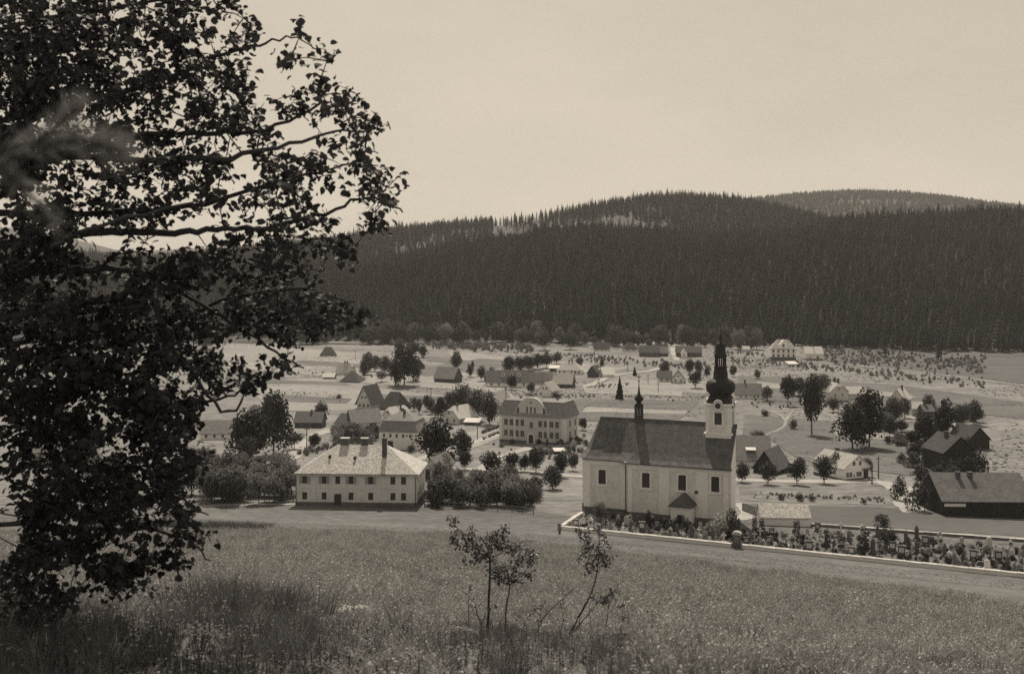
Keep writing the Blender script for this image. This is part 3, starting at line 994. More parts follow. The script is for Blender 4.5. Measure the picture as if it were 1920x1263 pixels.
        for xa, xb, za, zb2 in ((-.95, -.65, wz[0] - .2, wz[1]), (.65, .95, wz[0] - .2, wz[1]), (-1.0, 1.0, wz[0] - .4, wz[0] - .2)):
            b.prism([T((xa, -tw - .08, za)), T((xb, -tw - .08, za)), T((xb, -tw - .08, zb2)), T((xa, -tw - .08, zb2))], Vector(T((0, .1, 0))) - Vector(T((0, 0, 0))), M2)
        ar = lambda r: [(r * math.cos(math.pi * j / 8), wz[1] - .1 + r * .75 * math.sin(math.pi * j / 8)) for j in range(9)]
        for (p, q), (r_, s2) in zip(zip(ar(.95)[:-1], ar(.95)[1:]), zip(ar(.65)[:-1], ar(.65)[1:])):
            b.prism([T((x, -tw - .08, z)) for x, z in (p, q, s2, r_)], Vector(T((0, .1, 0))) - Vector(T((0, 0, 0))), M2)
        for s2 in (-1, 1):
            a8 = [(s2 * .66, wz[1] + .02)] + [(s2 * x, z) for x, z in ar(.65)[:5]]
            b.prism([T((x, -tw - .04, z)) for x, z in a8], Vector(T((0, .2, 0))) - Vector(T((0, 0, 0))), M2)
        b.build('window_surround', lw)
        for s2 in (-1, 1):
            b = MB()
            x = s2 * (tw - .3)
            b.prism([T((x - .28, -tw - .07, zt(807))), T((x + .28, -tw - .07, zt(807))), T((x + .28, -tw - .07, zt(761))), T((x - .28, -tw - .07, zt(761)))], Vector(T((0, .08, 0))) - Vector(T((0, 0, 0))), M2)
            b.build('pilaster', tower)
    # baroque helm: square skirt, onion, lantern, cap
    b = MB()
    q = 4
    b.lathe([(r * k * 1.28, zt(y)) for r, y in ((28, 757), (27.6, 755.5), (24.5, 752), (22, 747), (20.5, 742))], M['copper'], 4, c)
    dome = b.build('tower_dome', tower)
    b = MB()
    b.lathe([(r * k, zt(y)) for r, y in ((20.5, 744), (19.5, 740), (21.5, 737.5), (25.4, 733.5), (27, 727.5), (27, 720.5), (25, 715.5), (20.5, 712), (15.5, 710), (13.6, 707), (13, 698), (11.8, 692), (11.6, 689), (12.8, 688), (12.8, 686.5))], M['copper'], 16, c)
    b.build('onion_bulb', dome, smooth=True)
    b = MB()
    for i in range(8):
        a = 2 * math.pi * (i + .5) / 8
        x, y = tt + 9.5 * k * math.cos(a), W / 2 + 9.5 * k * math.sin(a)
        b.box(x - .11, x + .11, y - .11, y + .11, zt(687), zt(668), M['copper'])
    b.lathe([(10.5 * k, zt(671)), (10.5 * k, zt(668))], M['copper'], 8, c)
    b.build('lantern', dome)
    b = MB()
    b.lathe([(r * k, zt(y)) for r, y in ((11.5, 669), (12.5, 667), (11.5, 664), (10, 662), (9.5, 655), (9.5, 648), (9, 645), (6, 642.5), (3, 640), (2, 634), (1.2, 628), (.7, 622))], M['copper'], 12, c)
    b.build('lantern_cap', dome, smooth=True)
    b = MB()
    b.tube([(tt, W / 2, zt(624)), (tt, W / 2, zt(604))], 0.09, M['iron'], 5)
    b.lathe([(.06, zt(619)), (.38, zt(616.5)), (.06, zt(614))], M['copper'], 10, c)
    b.box(tt - .7, tt + .7, W / 2 - .07, W / 2 + .07, zt(609.5), zt(607.8), M['iron'])
    b.build('cross', dome)
    # ---- porch
    t = tpx(1280, -1.5)
    kk = (Yc - s_ * t - 2.5) / F
    hw, dp = 19 * kk, 3.0
    he = zpy(1280, 948, -3.0)
    b = MB()
    wall_face(b, t - hw, t + hw, -2.5, he, -dp, [(t - .65, t + .65, 0.0, 2.0)], M2, 0.2)
    b.poly([(t + hw, -dp, -2.5), (t + hw, 0, -2.5), (t + hw, 0, he), (t + hw, -dp, he)], M2)
    b.poly([(t - hw, -dp, -2.5), (t - hw, 0, -2.5), (t - hw, 0, he), (t - hw, -dp, he)], M2)
    po = b.build('porch', root)
    b = MB()
    o = .45
    ap = (t, -0.02, zpy(1280, 921, 0))
    e = [(t - hw - o, -dp - o, he - .1), (t + hw + o, -dp - o, he - .1), (t + hw + o, -0.02, he - .1), (t - hw - o, -0.02, he - .1)]
    mid = (t, -1.1, ap[2])
    for q in ([e[0], e[1], mid], [e[1], e[2], ap, mid], [e[3], e[0], mid, ap]):
        b.prism(q, (0, 0, -0.12), M['slate'])
    b.build('porch_roof', po)
    b = MB()
    b.box(t - .6, t + .6, -dp + .12, -dp + .18, 0, 1.95, M['door'])
    b.box(t - .03, t + .03, -dp + .09, -dp + .12, 0, 1.95, M['sash_dark'])
    b.build('door', po)
    # small round plaque on the wall
    b = MB()
    t, z = tpx(1306), zpy(1306, 922)
    pts = [(t + .3 * math.cos(2 * math.pi * j / 14), -0.16, z + .3 * math.sin(2 * math.pi * j / 14)) for j in range(14)]
    b.prism(pts, (0, 0.09, 0), M['iron'])
    b.build('wall_plaque', root)
    return root
church()

# ------------------------------------------------------------------ the long two-storey house
def parish_house():
    L = [(303, 533, 615), (523, 540, 620), (677, 542, 625), (827, 546, 628), (1048, 550, 632), (1298, 558, 645), (1418, 562, 648)]
    wins = []
    X = lambda zx: (zx - 880) / 1360
    base, top = 890, 500
    for i, (zx, a, b) in enumerate(L):
        wins.append(('F', X(zx), 0.775, 0.92, 1.4))
        if i != 2:
            wins.append(('F', X(zx), 0.30, 0.92, 1.35))
    for fx in (-0.3, 0.0, 0.3):
        wins.append(('R', fx, 0.775, 0.92, 1.4)); wins.append(('R', fx, 0.30, 0.92, 1.35))
    root, ro, W, D, Hw, H1, s = house('two_storey_house', 'long two-storey house with plain painted walls and large light shingled hip roof', 'house',
        667, 949, 228, 3.0, 12.5, 63, 43, 'hx', M['parish'], M['shingle_light'], wins=wins, ov=0.5, inset=6.6, plinth=0.75, sash=M['sash_dark'],
        doors=[('F', X(677), 1.35, 2.25)], bars=(1, 2))
    # string course, stone steps, downpipes, gutter
    b = MB()
    b.box(-W / 2, W / 2, -0.06, 0.01, Hw * .53, Hw * .53 + .12, M['parish'])
    b.build('string_course', root)
    b = MB()
    x = X(677) * W
    for i in range(3):
        b.box(x - 1.6 + i * .25, x + 1.6 - i * .25, -1.1 + i * .32, -0.051, -1.2, -0.35 + 0.18 * i, M['stone'])
    b.build('steps', root)
    b = MB()
    b.box(x - .9, x - .68, -.05, .01, .76, 2.4, M['parish']); b.box(x + .68, x + .9, -.05, .01, .76, 2.4, M['parish']); b.box(x - .9, x + .9, -.05, .01, 2.4, 2.6, M['parish'])
    b.build('door_surround', root)
    for sx in (-1, 1):
        b = MB()
        b.tube([(sx * (W / 2 + .3), -.45, Hw - .15), (sx * (W / 2 - .1), -.12, Hw - .9), (sx * (W / 2 - .1), -.12, .1)], .07, M['iron'], 6)
        b.build('downpipe', root)
    b = MB()
    b.tube([(-W / 2 - .5, -.58, Hw - .2), (W / 2 + .5, -.58, Hw - .2)], .08, M['iron'], 6)
    b.build('gutter', root)
    # open casements seen edge-on at some windows
    me = MB(); me.box(-.02, .02, -.45, 0, 0, 1.25, M['sash']); cm = me.mesh('open_casement')
    for i in (0, 1, 3, 4):
        for sx in (-1, 1):
            link('open_casement', cm, root, (X(L[i][0]) * W + sx * .52, -0.02, Hw * .775 - .65), (0, 0, sx * R(55)))
    # chimneys and little roof windows
    def roofz(y): return Hw + (H1 - Hw) * min(1, y / (D / 2))
    for zx, zy0, zy1, w, y in ((685, 165, 240, 1.1, D * .52), (905, 135, 245, 0.95, D * .52)):
        b = MB()
        xx = X(zx) * W * 1.03
        b.box(xx - w * .7, xx + w * .7, y - .5, y + .5, Hw + 1, H1 + 1.1, M['chimney'])
        b.box(xx - w * .7 - .08, xx + w * .7 + .08, y - .58, y + .58, H1 + 1.1, H1 + 1.25, M['stone'])
        b.build('chimney', ro)
    b = MB()
    xx, y = X(1165) * W, D * .30
    b.box(xx - .42, xx + .42, y - .4, y + .4, Hw + .5, H1 + 1.5, M['chimney'])
    b.box(xx - .5, xx + .5, y - .48, y + .48, H1 + 1.5, H1 + 1.64, M['chimney'])
    b.build('chimney', ro)
    for zx, f in ((545, .24), (835, .22), (1000, .04)):
        b = MB()
        xx, y = X(zx) * W, D / 2 * f * 2
        z = roofz(y) + .1
        if f > .1:
            b.box(xx - .22, xx + .22, y - .1, y + .9, z, z + .55, M['slate'])
            b.poly([(xx - .18, y - .11, z + .05), (xx + .18, y - .11, z + .05), (xx + .18, y - .11, z + .5), (xx - .18, y - .11, z + .5)], M['glass'])
            b.build('roof_hatch', ro)
parish_house()

# ------------------------------------------------------------------ the school with its curved gable
def school():
    root, ro, W, D, Hw, H1, s = house('school_building', 'grand school-like building with mansard roof and big curved front gable', 'building',
        997, 831, 121, 25.0, 10.5, 52, 29, 'mx', M['school'], M['mansard'], ov=0.6, brk=(1.0, 52 * 0.178 + 3.3), inset=4.6,
        wins=[('F', fx, fz, 1.25, 1.9) for fx in (-.40, -.315, -.23, -.145, .13, .215, .30, .385) for fz in (.72, .33)] +
             [('F', -.008, .66, 1.1, 1.9)] + [('R', fx, fz, 1.25, 1.9) for fx in (-.1, .3) for fz in (.72, .33)],
        doors=[('F', -.008, 1.6, 2.7)], plinth=0.7, bars=(1, 2), sash=M['sash'])
    # curved gable: an outline rising in steps and scrolls, standing on the front wall
    cx = -.008 * W
    hwid = W * .262
    prof = [(1.0, 0), (1.0, .14), (.90, .17), (.86, .30), (.80, .46), (.70, .62), (.56, .78), (.38, .92), (.18, .985), (0, 1.0)]
    gh = H1 - Hw + .95
    pts = [(cx + a * hwid, -0.12, Hw - .35 + b * gh) for a, b in prof] + [(cx - a * hwid, -0.12, Hw - .35 + b * gh) for a, b in prof[::-1][1:]]
    b = MB()
    b.prism(pts, (0, 0.5, 0), M['school'])
    g = b.build('curved_gable', root)
    b = MB()
    for p, q in zip(pts[:-1], pts[1:]):
        b.prism([(p[0], -.22, p[2]), (q[0], -.22, q[2]), (q[0], -.22, q[2] + .22), (p[0], -.22, p[2] + .22)], (0, .75, 0), M['pale'])
    b.build('gable_coping', g)
    for fx, w, h, z, arch in ((-.255, 1.1, 1.9, .10, .5), (-.075, .7, 1.95, .12, 0), (0, .7, 1.95, .12, 0), (.075, .7, 1.95, .12, 0), (.255, 1.1, 1.9, .10, .5)):
        put_window(g, cx + fx * W * .8, Hw + z * gh, w, h, y=-.17, bars=(1, 2), arch=0)
        b = MB()
        x = cx + fx * W * .8
        b.box(x - w / 2 - .12, x - w / 2, -.2, -.1, Hw + z * gh - .1, Hw + z * gh + h + .1, M['pale']); b.box(x + w / 2, x + w / 2 + .12, -.2, -.1, Hw + z * gh - .1, Hw + z * gh + h + .1, M['pale'])
        b.build('window_surround', g)
    put_window(g, cx, Hw + gh * .66, .7, .5, y=-.17, bars=(0, 0))
    # roof behind the gable (barrel-like cross roof)
    b = MB()
    tops = pts[3:-3]
    for p, q in zip(tops[:-1], tops[1:]):
        b.prism([(p[0] * .97 + cx * .03, .38, p[2] - .12), (q[0] * .97 + cx * .03, .38, q[2] - .12), (q[0] * .97 + cx * .03, D / 2, q[2] - .12), (p[0] * .97 + cx * .03, D / 2, p[2] - .12)], (0, 0, -.15), M['mansard'])
    b.build('cross_roof', ro)
    # arched doorway surround, pilasters, cornice
    b = MB()
    n = 12
    o_ = [(cx + 1.35 * math.cos(math.pi * j / n), 1.9 + 1.35 * math.sin(math.pi * j / n)) for j in range(n + 1)]
    i_ = [(cx + .8 * math.cos(math.pi * j / n), 1.9 + .8 * math.sin(math.pi * j / n)) for j in range(n + 1)]
    for j in range(n):
        b.prism([(x, -.2, z) for x, z in (o_[j], o_[j + 1], i_[j + 1], i_[j])], (0, .2, 0), M['pale'])
    b.box(cx - 1.35, cx - .8, -.2, 0, 0, 1.9, M['pale']); b.box(cx + .8, cx + 1.35, -.2, 0, 0, 1.9, M['pale'])
    b.build('portal', root)
    for x0, x1 in ((-W / 2, -W / 2 + .9), (W / 2 - .9, W / 2), (-W * .27, -W * .25), (W * .235, W * .255)):
        b = MB()
        b.box(x0 - .03, x1 + .03, -.13, .01, .7, Hw - .3, M['pale'])
        b.build('pilaster', root)
    b = MB()
    b.box(W / 2 - .01, W / 2 + .13, -.1, 1.0, .7, Hw - .3, M['pale'])
    b.box(W / 2 - .01, W / 2 + .13, D - 1.0, D, .7, Hw - .3, M['pale'])
    b.build('corner_pilaster', root)
    b = MB()
    b.box(-W / 2 - .3, -W * .275, -.3, .01, Hw - .32, Hw - .05, M['pale']); b.box(W * .26, W / 2 + .3, -.3, .01, Hw - .32, Hw - .05, M['pale'])
    b.box(W / 2, W / 2 + .3, .01, D, Hw - .32, Hw - .05, M['pale'])
    b.build('cornice', root)
    b = MB()
    for i in range(4):
        b.box(cx - 2.2 + i * .2, cx + 2.2 - i * .2, -1.8 + i * .35, -.06, -1.5, -.45 + i * .16, M['stone'])
    b.build('steps', root)
    for fx in (-.27, .3):
        b = MB()
        b.box(fx * W - .3, fx * W + .3, D * .42, D * .42 + .6, H1 - 2, H1 + .5, M['chimney'])
        b.build('chimney', ro)
    # side gable dormer on the right slope
school()

# ------------------------------------------------------------------ the other houses
W2 = lambda fz=.55, w=.9, h=1.2, xs=(-.3, 0, .3), f='F': [(f, x, fz, w, h) for x in xs]
HS = M['slate']; HM = M['slate_mid']; HP = M['roof_pale']; HW = M['roof_white']
Wt = M['white']; Pl = M['plaster']; Ti = M['timber']
inn = house('mansard_house', 'white house with mansard roof, pale above and dark below, behind the long shingled house', 'house',
      746, 842, 72, 12, 10.5, 34, 33, 'mx', Wt, M['mansard'], brk=(0.9, 34 * .155 + 2.6), inset=4.2, ov=.4,
      wins=[('F', x, .74, .75, 1.05) for x in (-.37, -.2, -.03, .14, .33)] + [('F', .235, .76, .6, .5)], doors=[('F', -.2, 1.6, 2.3)], chims=[(.06, -.12, .6, .5), (-.06, .1, .7, .6)])
house('white_roofed_house', 'small gabled house under a dazzling white roof with a lean-to', 'house', 846, 794, 29, 38, 10.0, 13, 20, 'jy', Pl, HW,
      wins=W2(.5, .8, 1.1, (-.25, .2)), gwins=[('F', -.15, .35, .8, .9)], chims=[(0, -.2, .7, .6)])
house('lean_to_shed', 'low lean-to with a white roof against the white-roofed gabled house', 'shed', 884, 797, 26, 10, 4, 6, 5, 'sx', Ti, HW)
house('white_roofed_cottage', 'little cottage with white roof peeping over the mansard house', 'house', 727, 787, 19, 38, 9, 10, 14, 'jy', Pl, HW, gwins=[('F', 0, .3, .8, .9)], chims=[(-.1, .1, .5, .5), (.25, .1, .5, .5)])
house('long_barn', 'long barn with plain pale grey roof left of the mansard house', 'barn', 688, 804, 52, -22, 8.5, 14, 21, 'gx', Pl, HM, doors=[('F', .2, 2.2, 2.0)])
house('small_barn', 'small barn with dark roof and light gable left of the long barn', 'barn', 640, 803, 24, 28, 7.5, 11, 15, 'gx', Pl, HS, gwins=[('R', 0, .3, .4, .4)])
house('steep_gabled_house', 'old steep gabled house with rows of small windows on its light gable', 'house', 682, 766, 27, 22, 10, 14, 29, 'gy', Pl, HS, ov=.7,
      wins=[('F', x, .45, .95, 1.25) for x in (-.3, 0, .32)], gwins=[('F', -.12, .25, .8, .9), ('F', .14, .25, .8, .9), ('F', 0, .62, .45, .5)])
house('dark_barn', 'dark steep-roofed barn beside the old steep gabled house', 'barn', 728, 769, 36, 28, 9.5, 6, 27, 'hx', Ti, HS, inset=2.0)
house('low_house', 'low dark-roofed house behind the lane left of the long house', 'house', 577, 802, 50, 2, 8, 12, 16, 'gx', Ti, HS, wins=W2(.5, .8, 1.0, (-.25, .05)), chims=[(.05, 0, .6, .5)])
house('hipped_house', 'house with tall chimney half hidden behind the big dark trees', 'house', 466, 818, 62, 8, 11, 20, 36, 'hx', Pl, HM, wins=W2(.55), chims=[(.33, 0, .9, 2.4)])
house('low_cottage', 'low cottage seen through the branches of the big near tree', 'house', 402, 824, 52, 0, 9, 13, 20, 'gx', Wt, HM, wins=W2(.5, .8, 1.0))
house('farm_building', 'broad farm building at the far left behind the near tree', 'house', 112, 872, 100, -5, 10, 26, 30, 'gx', Pl, HM, wins=W2(.5, .9, 1.2, (-.35, -.1, .15, .4)))
house('far_cottage', 'far cottage with dark hipped roof in the open meadow', 'house', 615, 669, 29, -8, 9, 4, 14, 'hx', Wt, HS, inset=3)
house('far_barn', 'far hipped barn at the left edge of the meadow by the woods', 'barn', 396, 646, 24, 6, 9, 4, 15, 'hx', Wt, HS, inset=3)
house('pale_cottage', 'pale-roofed cottage behind the thatched barn', 'house', 643, 703, 26, 10, 9, 5, 17, 'jx', Pl, HP, chims=[(-.05, 0, .6, .8), (.12, 0, .6, .8)])
house('thatched_barn', 'dark barn whose hipped roof reaches nearly to the grass', 'barn', 655, 717, 36, 10, 10, 3, 17, 'hx', Ti, HS, inset=4)
house('white_shed', 'tiny shed with bright white roof beside the thatched barn', 'shed', 616, 710, 20, 4, 5, 4, 6, 'gx', Ti, HW)
house('grey_barn', 'grey-roofed barn with black timber gable under the round trees', 'barn', 832, 717, 37, 24, 9.5, 9, 19, 'gx', Ti, HM, gable_m=Ti)
house('little_hut', 'little dark hut just left of the grey-roofed barn', 'hut', 788, 692, 16, -24, 7, 6, 11, 'gy', Ti, HS)
fa = house('long_farmhouse', 'long farmhouse with white wall and three white dormers', 'house', 951, 726, 78, 2, 9, 11, 20, 'gx', Wt, HM, wins=W2(.5, .9, 1.1, (-.38, -.2, .05, .2, .4)))
for x in (-.1, .1, .28):     # dormers
    root, ro, W, D, Hw, H1, s = fa
    b = MB()
    z = Hw + (H1 - Hw) * .5
    b.box(x * W - .7, x * W + .7, D * .18, D * .4, z - .3, z + .8, Wt)
    b.prism([(x * W - .9, D * .16, z + .8), (x * W + .9, D * .16, z + .8), (x * W, D * .16, z + 1.3)], (0, D * .28, 0), HM)
    b.poly([(x * W - .4, D * .18 - .02, z), (x * W + .4, D * .18 - .02, z), (x * W + .4, D * .18 - .02, z + .7), (x * W - .4, D * .18 - .02, z + .7)], M['glass'])
    b.build('dormer', ro)
house('farm_outbuilding', 'grey-roofed outbuilding joined to the right of the long farmhouse', 'barn', 1003, 721, 25, 2, 8, 7, 15, 'gx', Pl, HM)
house('pale_barn', 'pale-roofed barn with white eaves right of the white gabled house', 'barn', 1054, 727, 35, 14, 9, 9, 18, 'gx', Ti, HP, gable_m=Ti, chims=[(-.48, .1, .7, 1.0)])
house('middle_barn', 'small brownish-roofed barn behind the white gabled house', 'barn', 1023, 720, 23, 10, 8, 7, 15, 'gx', Pl, HM)
house('white_gabled_house', 'white gabled house with twin upper windows beyond the curved-gable building', 'house', 1021, 744, 27, 26, 9, 12, 16, 'gy', Wt, HP,
      wins=[('F', -.25, .5, .8, 1.1)], gwins=[('F', -.1, .25, .7, 1.0), ('F', .12, .25, .7, 1.0)], chims=[(-.1, .1, .6, .6)])
house('small_house', 'small pale-roofed house with chimney behind the curved-gable building', 'house', 942, 762, 40, 8, 9, 10, 20, 'hx', Wt, HP, inset=3.2, chims=[(.08, 0, .6, .9)])
house('hipped_villa', 'white villa with pale hipped roof in the middle of the valley', 'house', 1067, 702, 46, 10, 11, 9, 15, 'hx', Wt, HP, wins=W2(.5, .9, 1.3, (-.38, -.2, .1, .25, .4)), chims=[(-.05, 0, .7, .5), (.08, 0, .7, .5)])
house('white_roofed_shed', 'open shed with flat white roof left of the hipped villa', 'shed', 1039, 696, 17, 6, 5, 6, 4, 'sx', Ti, HW)
house('timber_barn', 'black-gabled timber barn right of the hipped villa', 'barn', 1110, 707, 17, 24, 9, 9, 13, 'gy', Ti, HS)
house('wide_white_shed', 'wide shed under a bright white roof beside the black-gabled barn', 'shed', 1142, 707, 21, -14, 8, 6, 11, 'gx', Wt, HW)
house('narrow_white_shed', 'narrow white-roofed shed between black-gabled barn and wide shed', 'shed', 1126, 706, 9, -14, 7, 6, 9, 'gx', Wt, HW)
house('forest_cottage', 'low white cottage at the wood edge, leftmost of the far row', 'house', 1128, 658, 28, 5, 8, 5, 11, 'gx', Wt, HS, wins=W2(.5, .9, .9, (-.3, 0, .25)))
house('forest_house', 'white-walled cottage with dark hip roof at the wood edge', 'house', 1183, 659, 25, -4, 8, 6, 11, 'hx', Wt, HS, inset=3, wins=W2(.5, .9, 1.0, (-.25, .2)))
house('timber_farmhouse', 'long dark timber farmhouse left of the white upper lane', 'house', 1218, 669, 36, 3, 9, 9, 12, 'gx', Ti, HS, wins=W2(.5, .9, 1.1, (-.35, -.1, .15, .38)))
house('timber_cottage', 'short dark cottage touching the white upper lane', 'house', 1244, 668, 18, -6, 8, 7, 11, 'gx', Ti, HM, wins=W2(.5, .9, 1.0, (0,)))
house('pale_hut', 'small pale flat-roofed hut above the dark timber farmhouse', 'hut', 1238, 648, 26, 2, 6, 3, 4, 'gx', Pl, HP)
house('lane_house', 'dark-roofed farmhouse with white dormer right of the upper lane', 'house', 1292, 669, 46, 5, 9, 9, 11, 'gx', Ti, HS, wins=W2(.5, .9, 1.1, (-.35, .12, .35)))
house('lane_gable', 'little white gabled porch house before the farmhouse by the upper lane', 'house', 1283, 670, 11, 5, 5, 9, 7, 'gy', Wt, HP, wins=W2(.5, .9, 1.1, (0,)))
house('chalet', 'white chalet with a small framed gable, left of the tower dome', 'house', 1272, 718, 21, 8, 8, 9, 14, 'gy', Wt, HS, ov=.8, wins=W2(.5, .8, 1.1, (-.25, .22)), gwins=[('F', 0, .28, .8, .9)])
house('chalet_wing', 'dark-roofed wing adjoining the white chalet', 'house', 1247, 716, 25, 4, 8, 8, 12, 'gx', Wt, HS, wins=W2(.5, .8, 1.0, (-.25, .15)))
vl = house('large_villa', 'tall pale two-storey villa at the far right foot of the woods', 'house', 1469, 676, 45, 10, 11, 23, 16, 'hx', Wt, HP, inset=4, plinth=2.2,
      wins=[('F', x, z, 1.1, 1.8) for x in (-.4, -.2, .0, .2, .4) for z in (.78, .42)], chims=[(-.18, .05, .8, .8), (.2, .05, .8, .8)])
root, ro, W, D, Hw, H1, s = vl
b = MB()
b.prism([(-2.6, -.25, Hw), (2.6, -.25, Hw), (2.6, -.25, Hw + 2.2), (0, -.25, Hw + 5.2), (-2.6, -.25, Hw + 2.2)], (0, 4.5, 0), Wt)
b.box(-.6, .6, -.29, -.25, Hw + .9, Hw + 2.5, M['glass'])
b.build('gable', ro)
house('right_villa', 'white house with chimney, right neighbour of the tall pale villa', 'house', 1527, 675, 31, 3, 9, 13, 12, 'gx', Wt, HW, wins=[('F', -.25, .4, .8, 1.0), ('F', .2, .4, 1.4, 1.6)], chims=[(0, 0, .7, 1.2)], plinth=.8)
house('white_lean_to', 'small white slanting roof between the tall villa and its neighbour', 'shed', 1488, 685, 17, -10, 5, 3, 4, 'sx', Wt, HW)
house('distant_hut', 'tiny pale hut between tower cross and the tall villa', 'hut', 1400, 659, 12, 0, 6, 5, 5, 'gx', Pl, HP)
house('low_white_house', 'low house with grey roof and tall chimney right of the tower dome', 'house', 1404, 748, 50, 4, 9, 10, 18, 'gx', Wt, HM, wins=W2(.5, .7, .8, (-.3, -.1, .2, .35)), chims=[(-.08, .1, .8, 1.2)])
house('twin_chimney_house', 'light house with two dark chimneys behind the tall spruces', 'house', 1573, 752, 38, -18, 11, 19, 15, 'jy', Pl, HP, wins=W2(.6, .8, 1.1, (-.2, .2)), gwins=[('F', 0, .25, .7, .9)], chims=[(.3, -.1, .8, 1.3), (.42, .25, .8, 1.3)])
house('side_wing', 'low wing running right from the house with two dark chimneys', 'house', 1608, 749, 30, -4, 9, 12, 11, 'gx', Pl, HP)
house('bright_roofed_house', 'house with bright pale roof on the right meadow edge', 'house', 1682, 760, 24, 32, 11, 12, 19, 'gy', Pl, HW, wins=W2(.5, .8, 1.1, (-.2, .2)), chims=[(.1, .05, .8, .9)])
house('pale_shed', 'pale shed just below the bright-roofed house', 'shed', 1724, 780, 27, 4, 7, 15, 10, 'gx', Pl, HP)
house('chimney_house', 'roof with two pillar-like chimneys among the right-hand trees', 'house', 1747, 786, 26, 6, 8, 16, 10, 'gx', Ti, HS, chims=[(-.3, 0, .9, 1.8), (.3, 0, .9, 1.8)])
wh = house('white_roadside_house', 'white gabled roadside house with pale roof slope right of the church', 'house', 1607, 899, 57, -24, 11, 25, 21, 'gy', Wt, HP, ov=.5,
      wins=[('F', -.36, .42, .8, 1.15), ('F', -.24, .42, .8, 1.15), ('F', .03, .42, .8, 1.15), ('F', .13, .42, .8, 1.15), ('F', -.11, .35, .3, .6), ('L', -.2, .5, .8, 1.1), ('L', .2, .5, .8, 1.1)],
      gwins=[('F', -.12, .28, .8, 1.0), ('F', .12, .28, .8, 1.0), ('F', 0, .62, .5, .35)], doors=[('F', .34, 1.5, 2.1)], chims=[(.08, .2, .7, .5)], plinth=.4, bars=(1, 2))
root, ro, W, D, Hw, H1, s = wh
b = MB(); b.box(.34 * W - 1.3, .34 * W + 1.3, -1.1, -.01, 2.35, 2.48, HS); b.build('awning', root)
ba = house('grey_roofed_barn', 'big barn with grey roof and one white dormer right of the church tower', 'barn', 1412, 875, 64, 8, 12, 14, 39, 'gx', Wt, HM, gable_m=Ti, doors=[('F', .25, 1.8, 2.0)])
root, ro, W, D, Hw, H1, s = ba
b = MB(); z = Hw + 1.9
b.box(-.05 * W - .9, -.05 * W + .9, D * .12, D * .3, z - .8, z + .25, Ti)
b.prism([(-.05 * W - 1.3, D * .08, z + .25), (-.05 * W + 1.3, D * .08, z + .25), (-.05 * W + 1.3, D * .34, z + .9), (-.05 * W - 1.3, D * .34, z + .9)], (0, 0, .12), HW)
b.build('dormer', ro)
house('plank_barn', 'black plank barn with streaky grey roof before the grey-roofed barn', 'barn', 1434, 888, 38, 32, 10, 12, 32, 'gy', M['tarred'], M['dullroof'])
house('dark_timber_house', 'tall black timber house among trees at the right edge', 'house', 1800, 886, 64, -8, 10, 40, 28, 'gy', M['tarred'], M['tarroof'], wins=W2(.6, .9, 1.1, (-.3, 0, .3)), chims=[(-.1, 0, .8, .5)])
house('edge_house', 'dark gabled house half out of view behind the tall timber house', 'house', 1836, 842, 42, -10, 10, 20, 22, 'gy', M['tarred'], M['tarroof'])
lr = house('long_low_building', 'long low building with wide dull roof and dark wall, lower right', 'building', 1852, 970, 164, 2, 13, 33, 40, 'gx', M['tarred'], M['dullroof'], chims=[(-.22, -.1, .8, .2), (-.08, -.1, .8, .2)])
root, ro, W, D, Hw, H1, s = lr
b = MB(); b.box(-W * .49, -W * .25, -.16, -.02, Hw * .62, Hw * .62 + .55, Wt); b.build('white_board', root)
house('churchyard_chapel', 'low white mortuary with shingle roof behind the churchyard', 'building', 1473, 987, 88, 4, 5.0, 19, 19, 'gx', Wt, M['shingle_light'], ov=.3)
house('side_building', 'plain gabled building with dark doorway tucked behind the long shingled house', 'building', 808, 900, 27, 16, 10, 25, 17, 'gy', Pl, HM, doors=[('F', -.28, 1.6, 2.4), ('F', .3, 1.2, 2.2)])
house('garden_kiosk', 'tiny white-roofed kiosk in the shrubs before the curved-gable building', 'kiosk', 1050, 851, 16, -8, 2.5, 6, 3, 'sx', Ti, HW)

# ------------------------------------------------------------------ trees and shrubs
def rand_dir():
    while True:
        v = Vector((random.uniform(-1, 1), random.uniform(-1, 1), random.uniform(-1, 1)))
        if 0.05 < v.length < 1:
            return v.normalized()

def leaf_cards(mb, c, rx, rz, n, size, m, shell=0.55):
    for _ in range(n):
        d = rand_dir()
        r = shell + (1 - shell) * random.random() ** 0.6
        p = Vector((c[0] + d.x * rx * r, c[1] + d.y * rx * r, c[2] + d.z * rz * r))
        nrm = (d + rand_dir() * 0.9).normalized()
        a = nrm.orthogonal().normalized()
        b = nrm.cross(a)
        t = random.random() * 6.28
        u = (a * math.cos(t) + b * math.sin(t)) * size * random.uniform(.6, 1.3)
        v = nrm.cross(u.normalized()) * size * random.uniform(.5, 1.0)
        mb.poly([p - u, p - v * .8 + u * .15, p + u, p + v + u * .1], m)

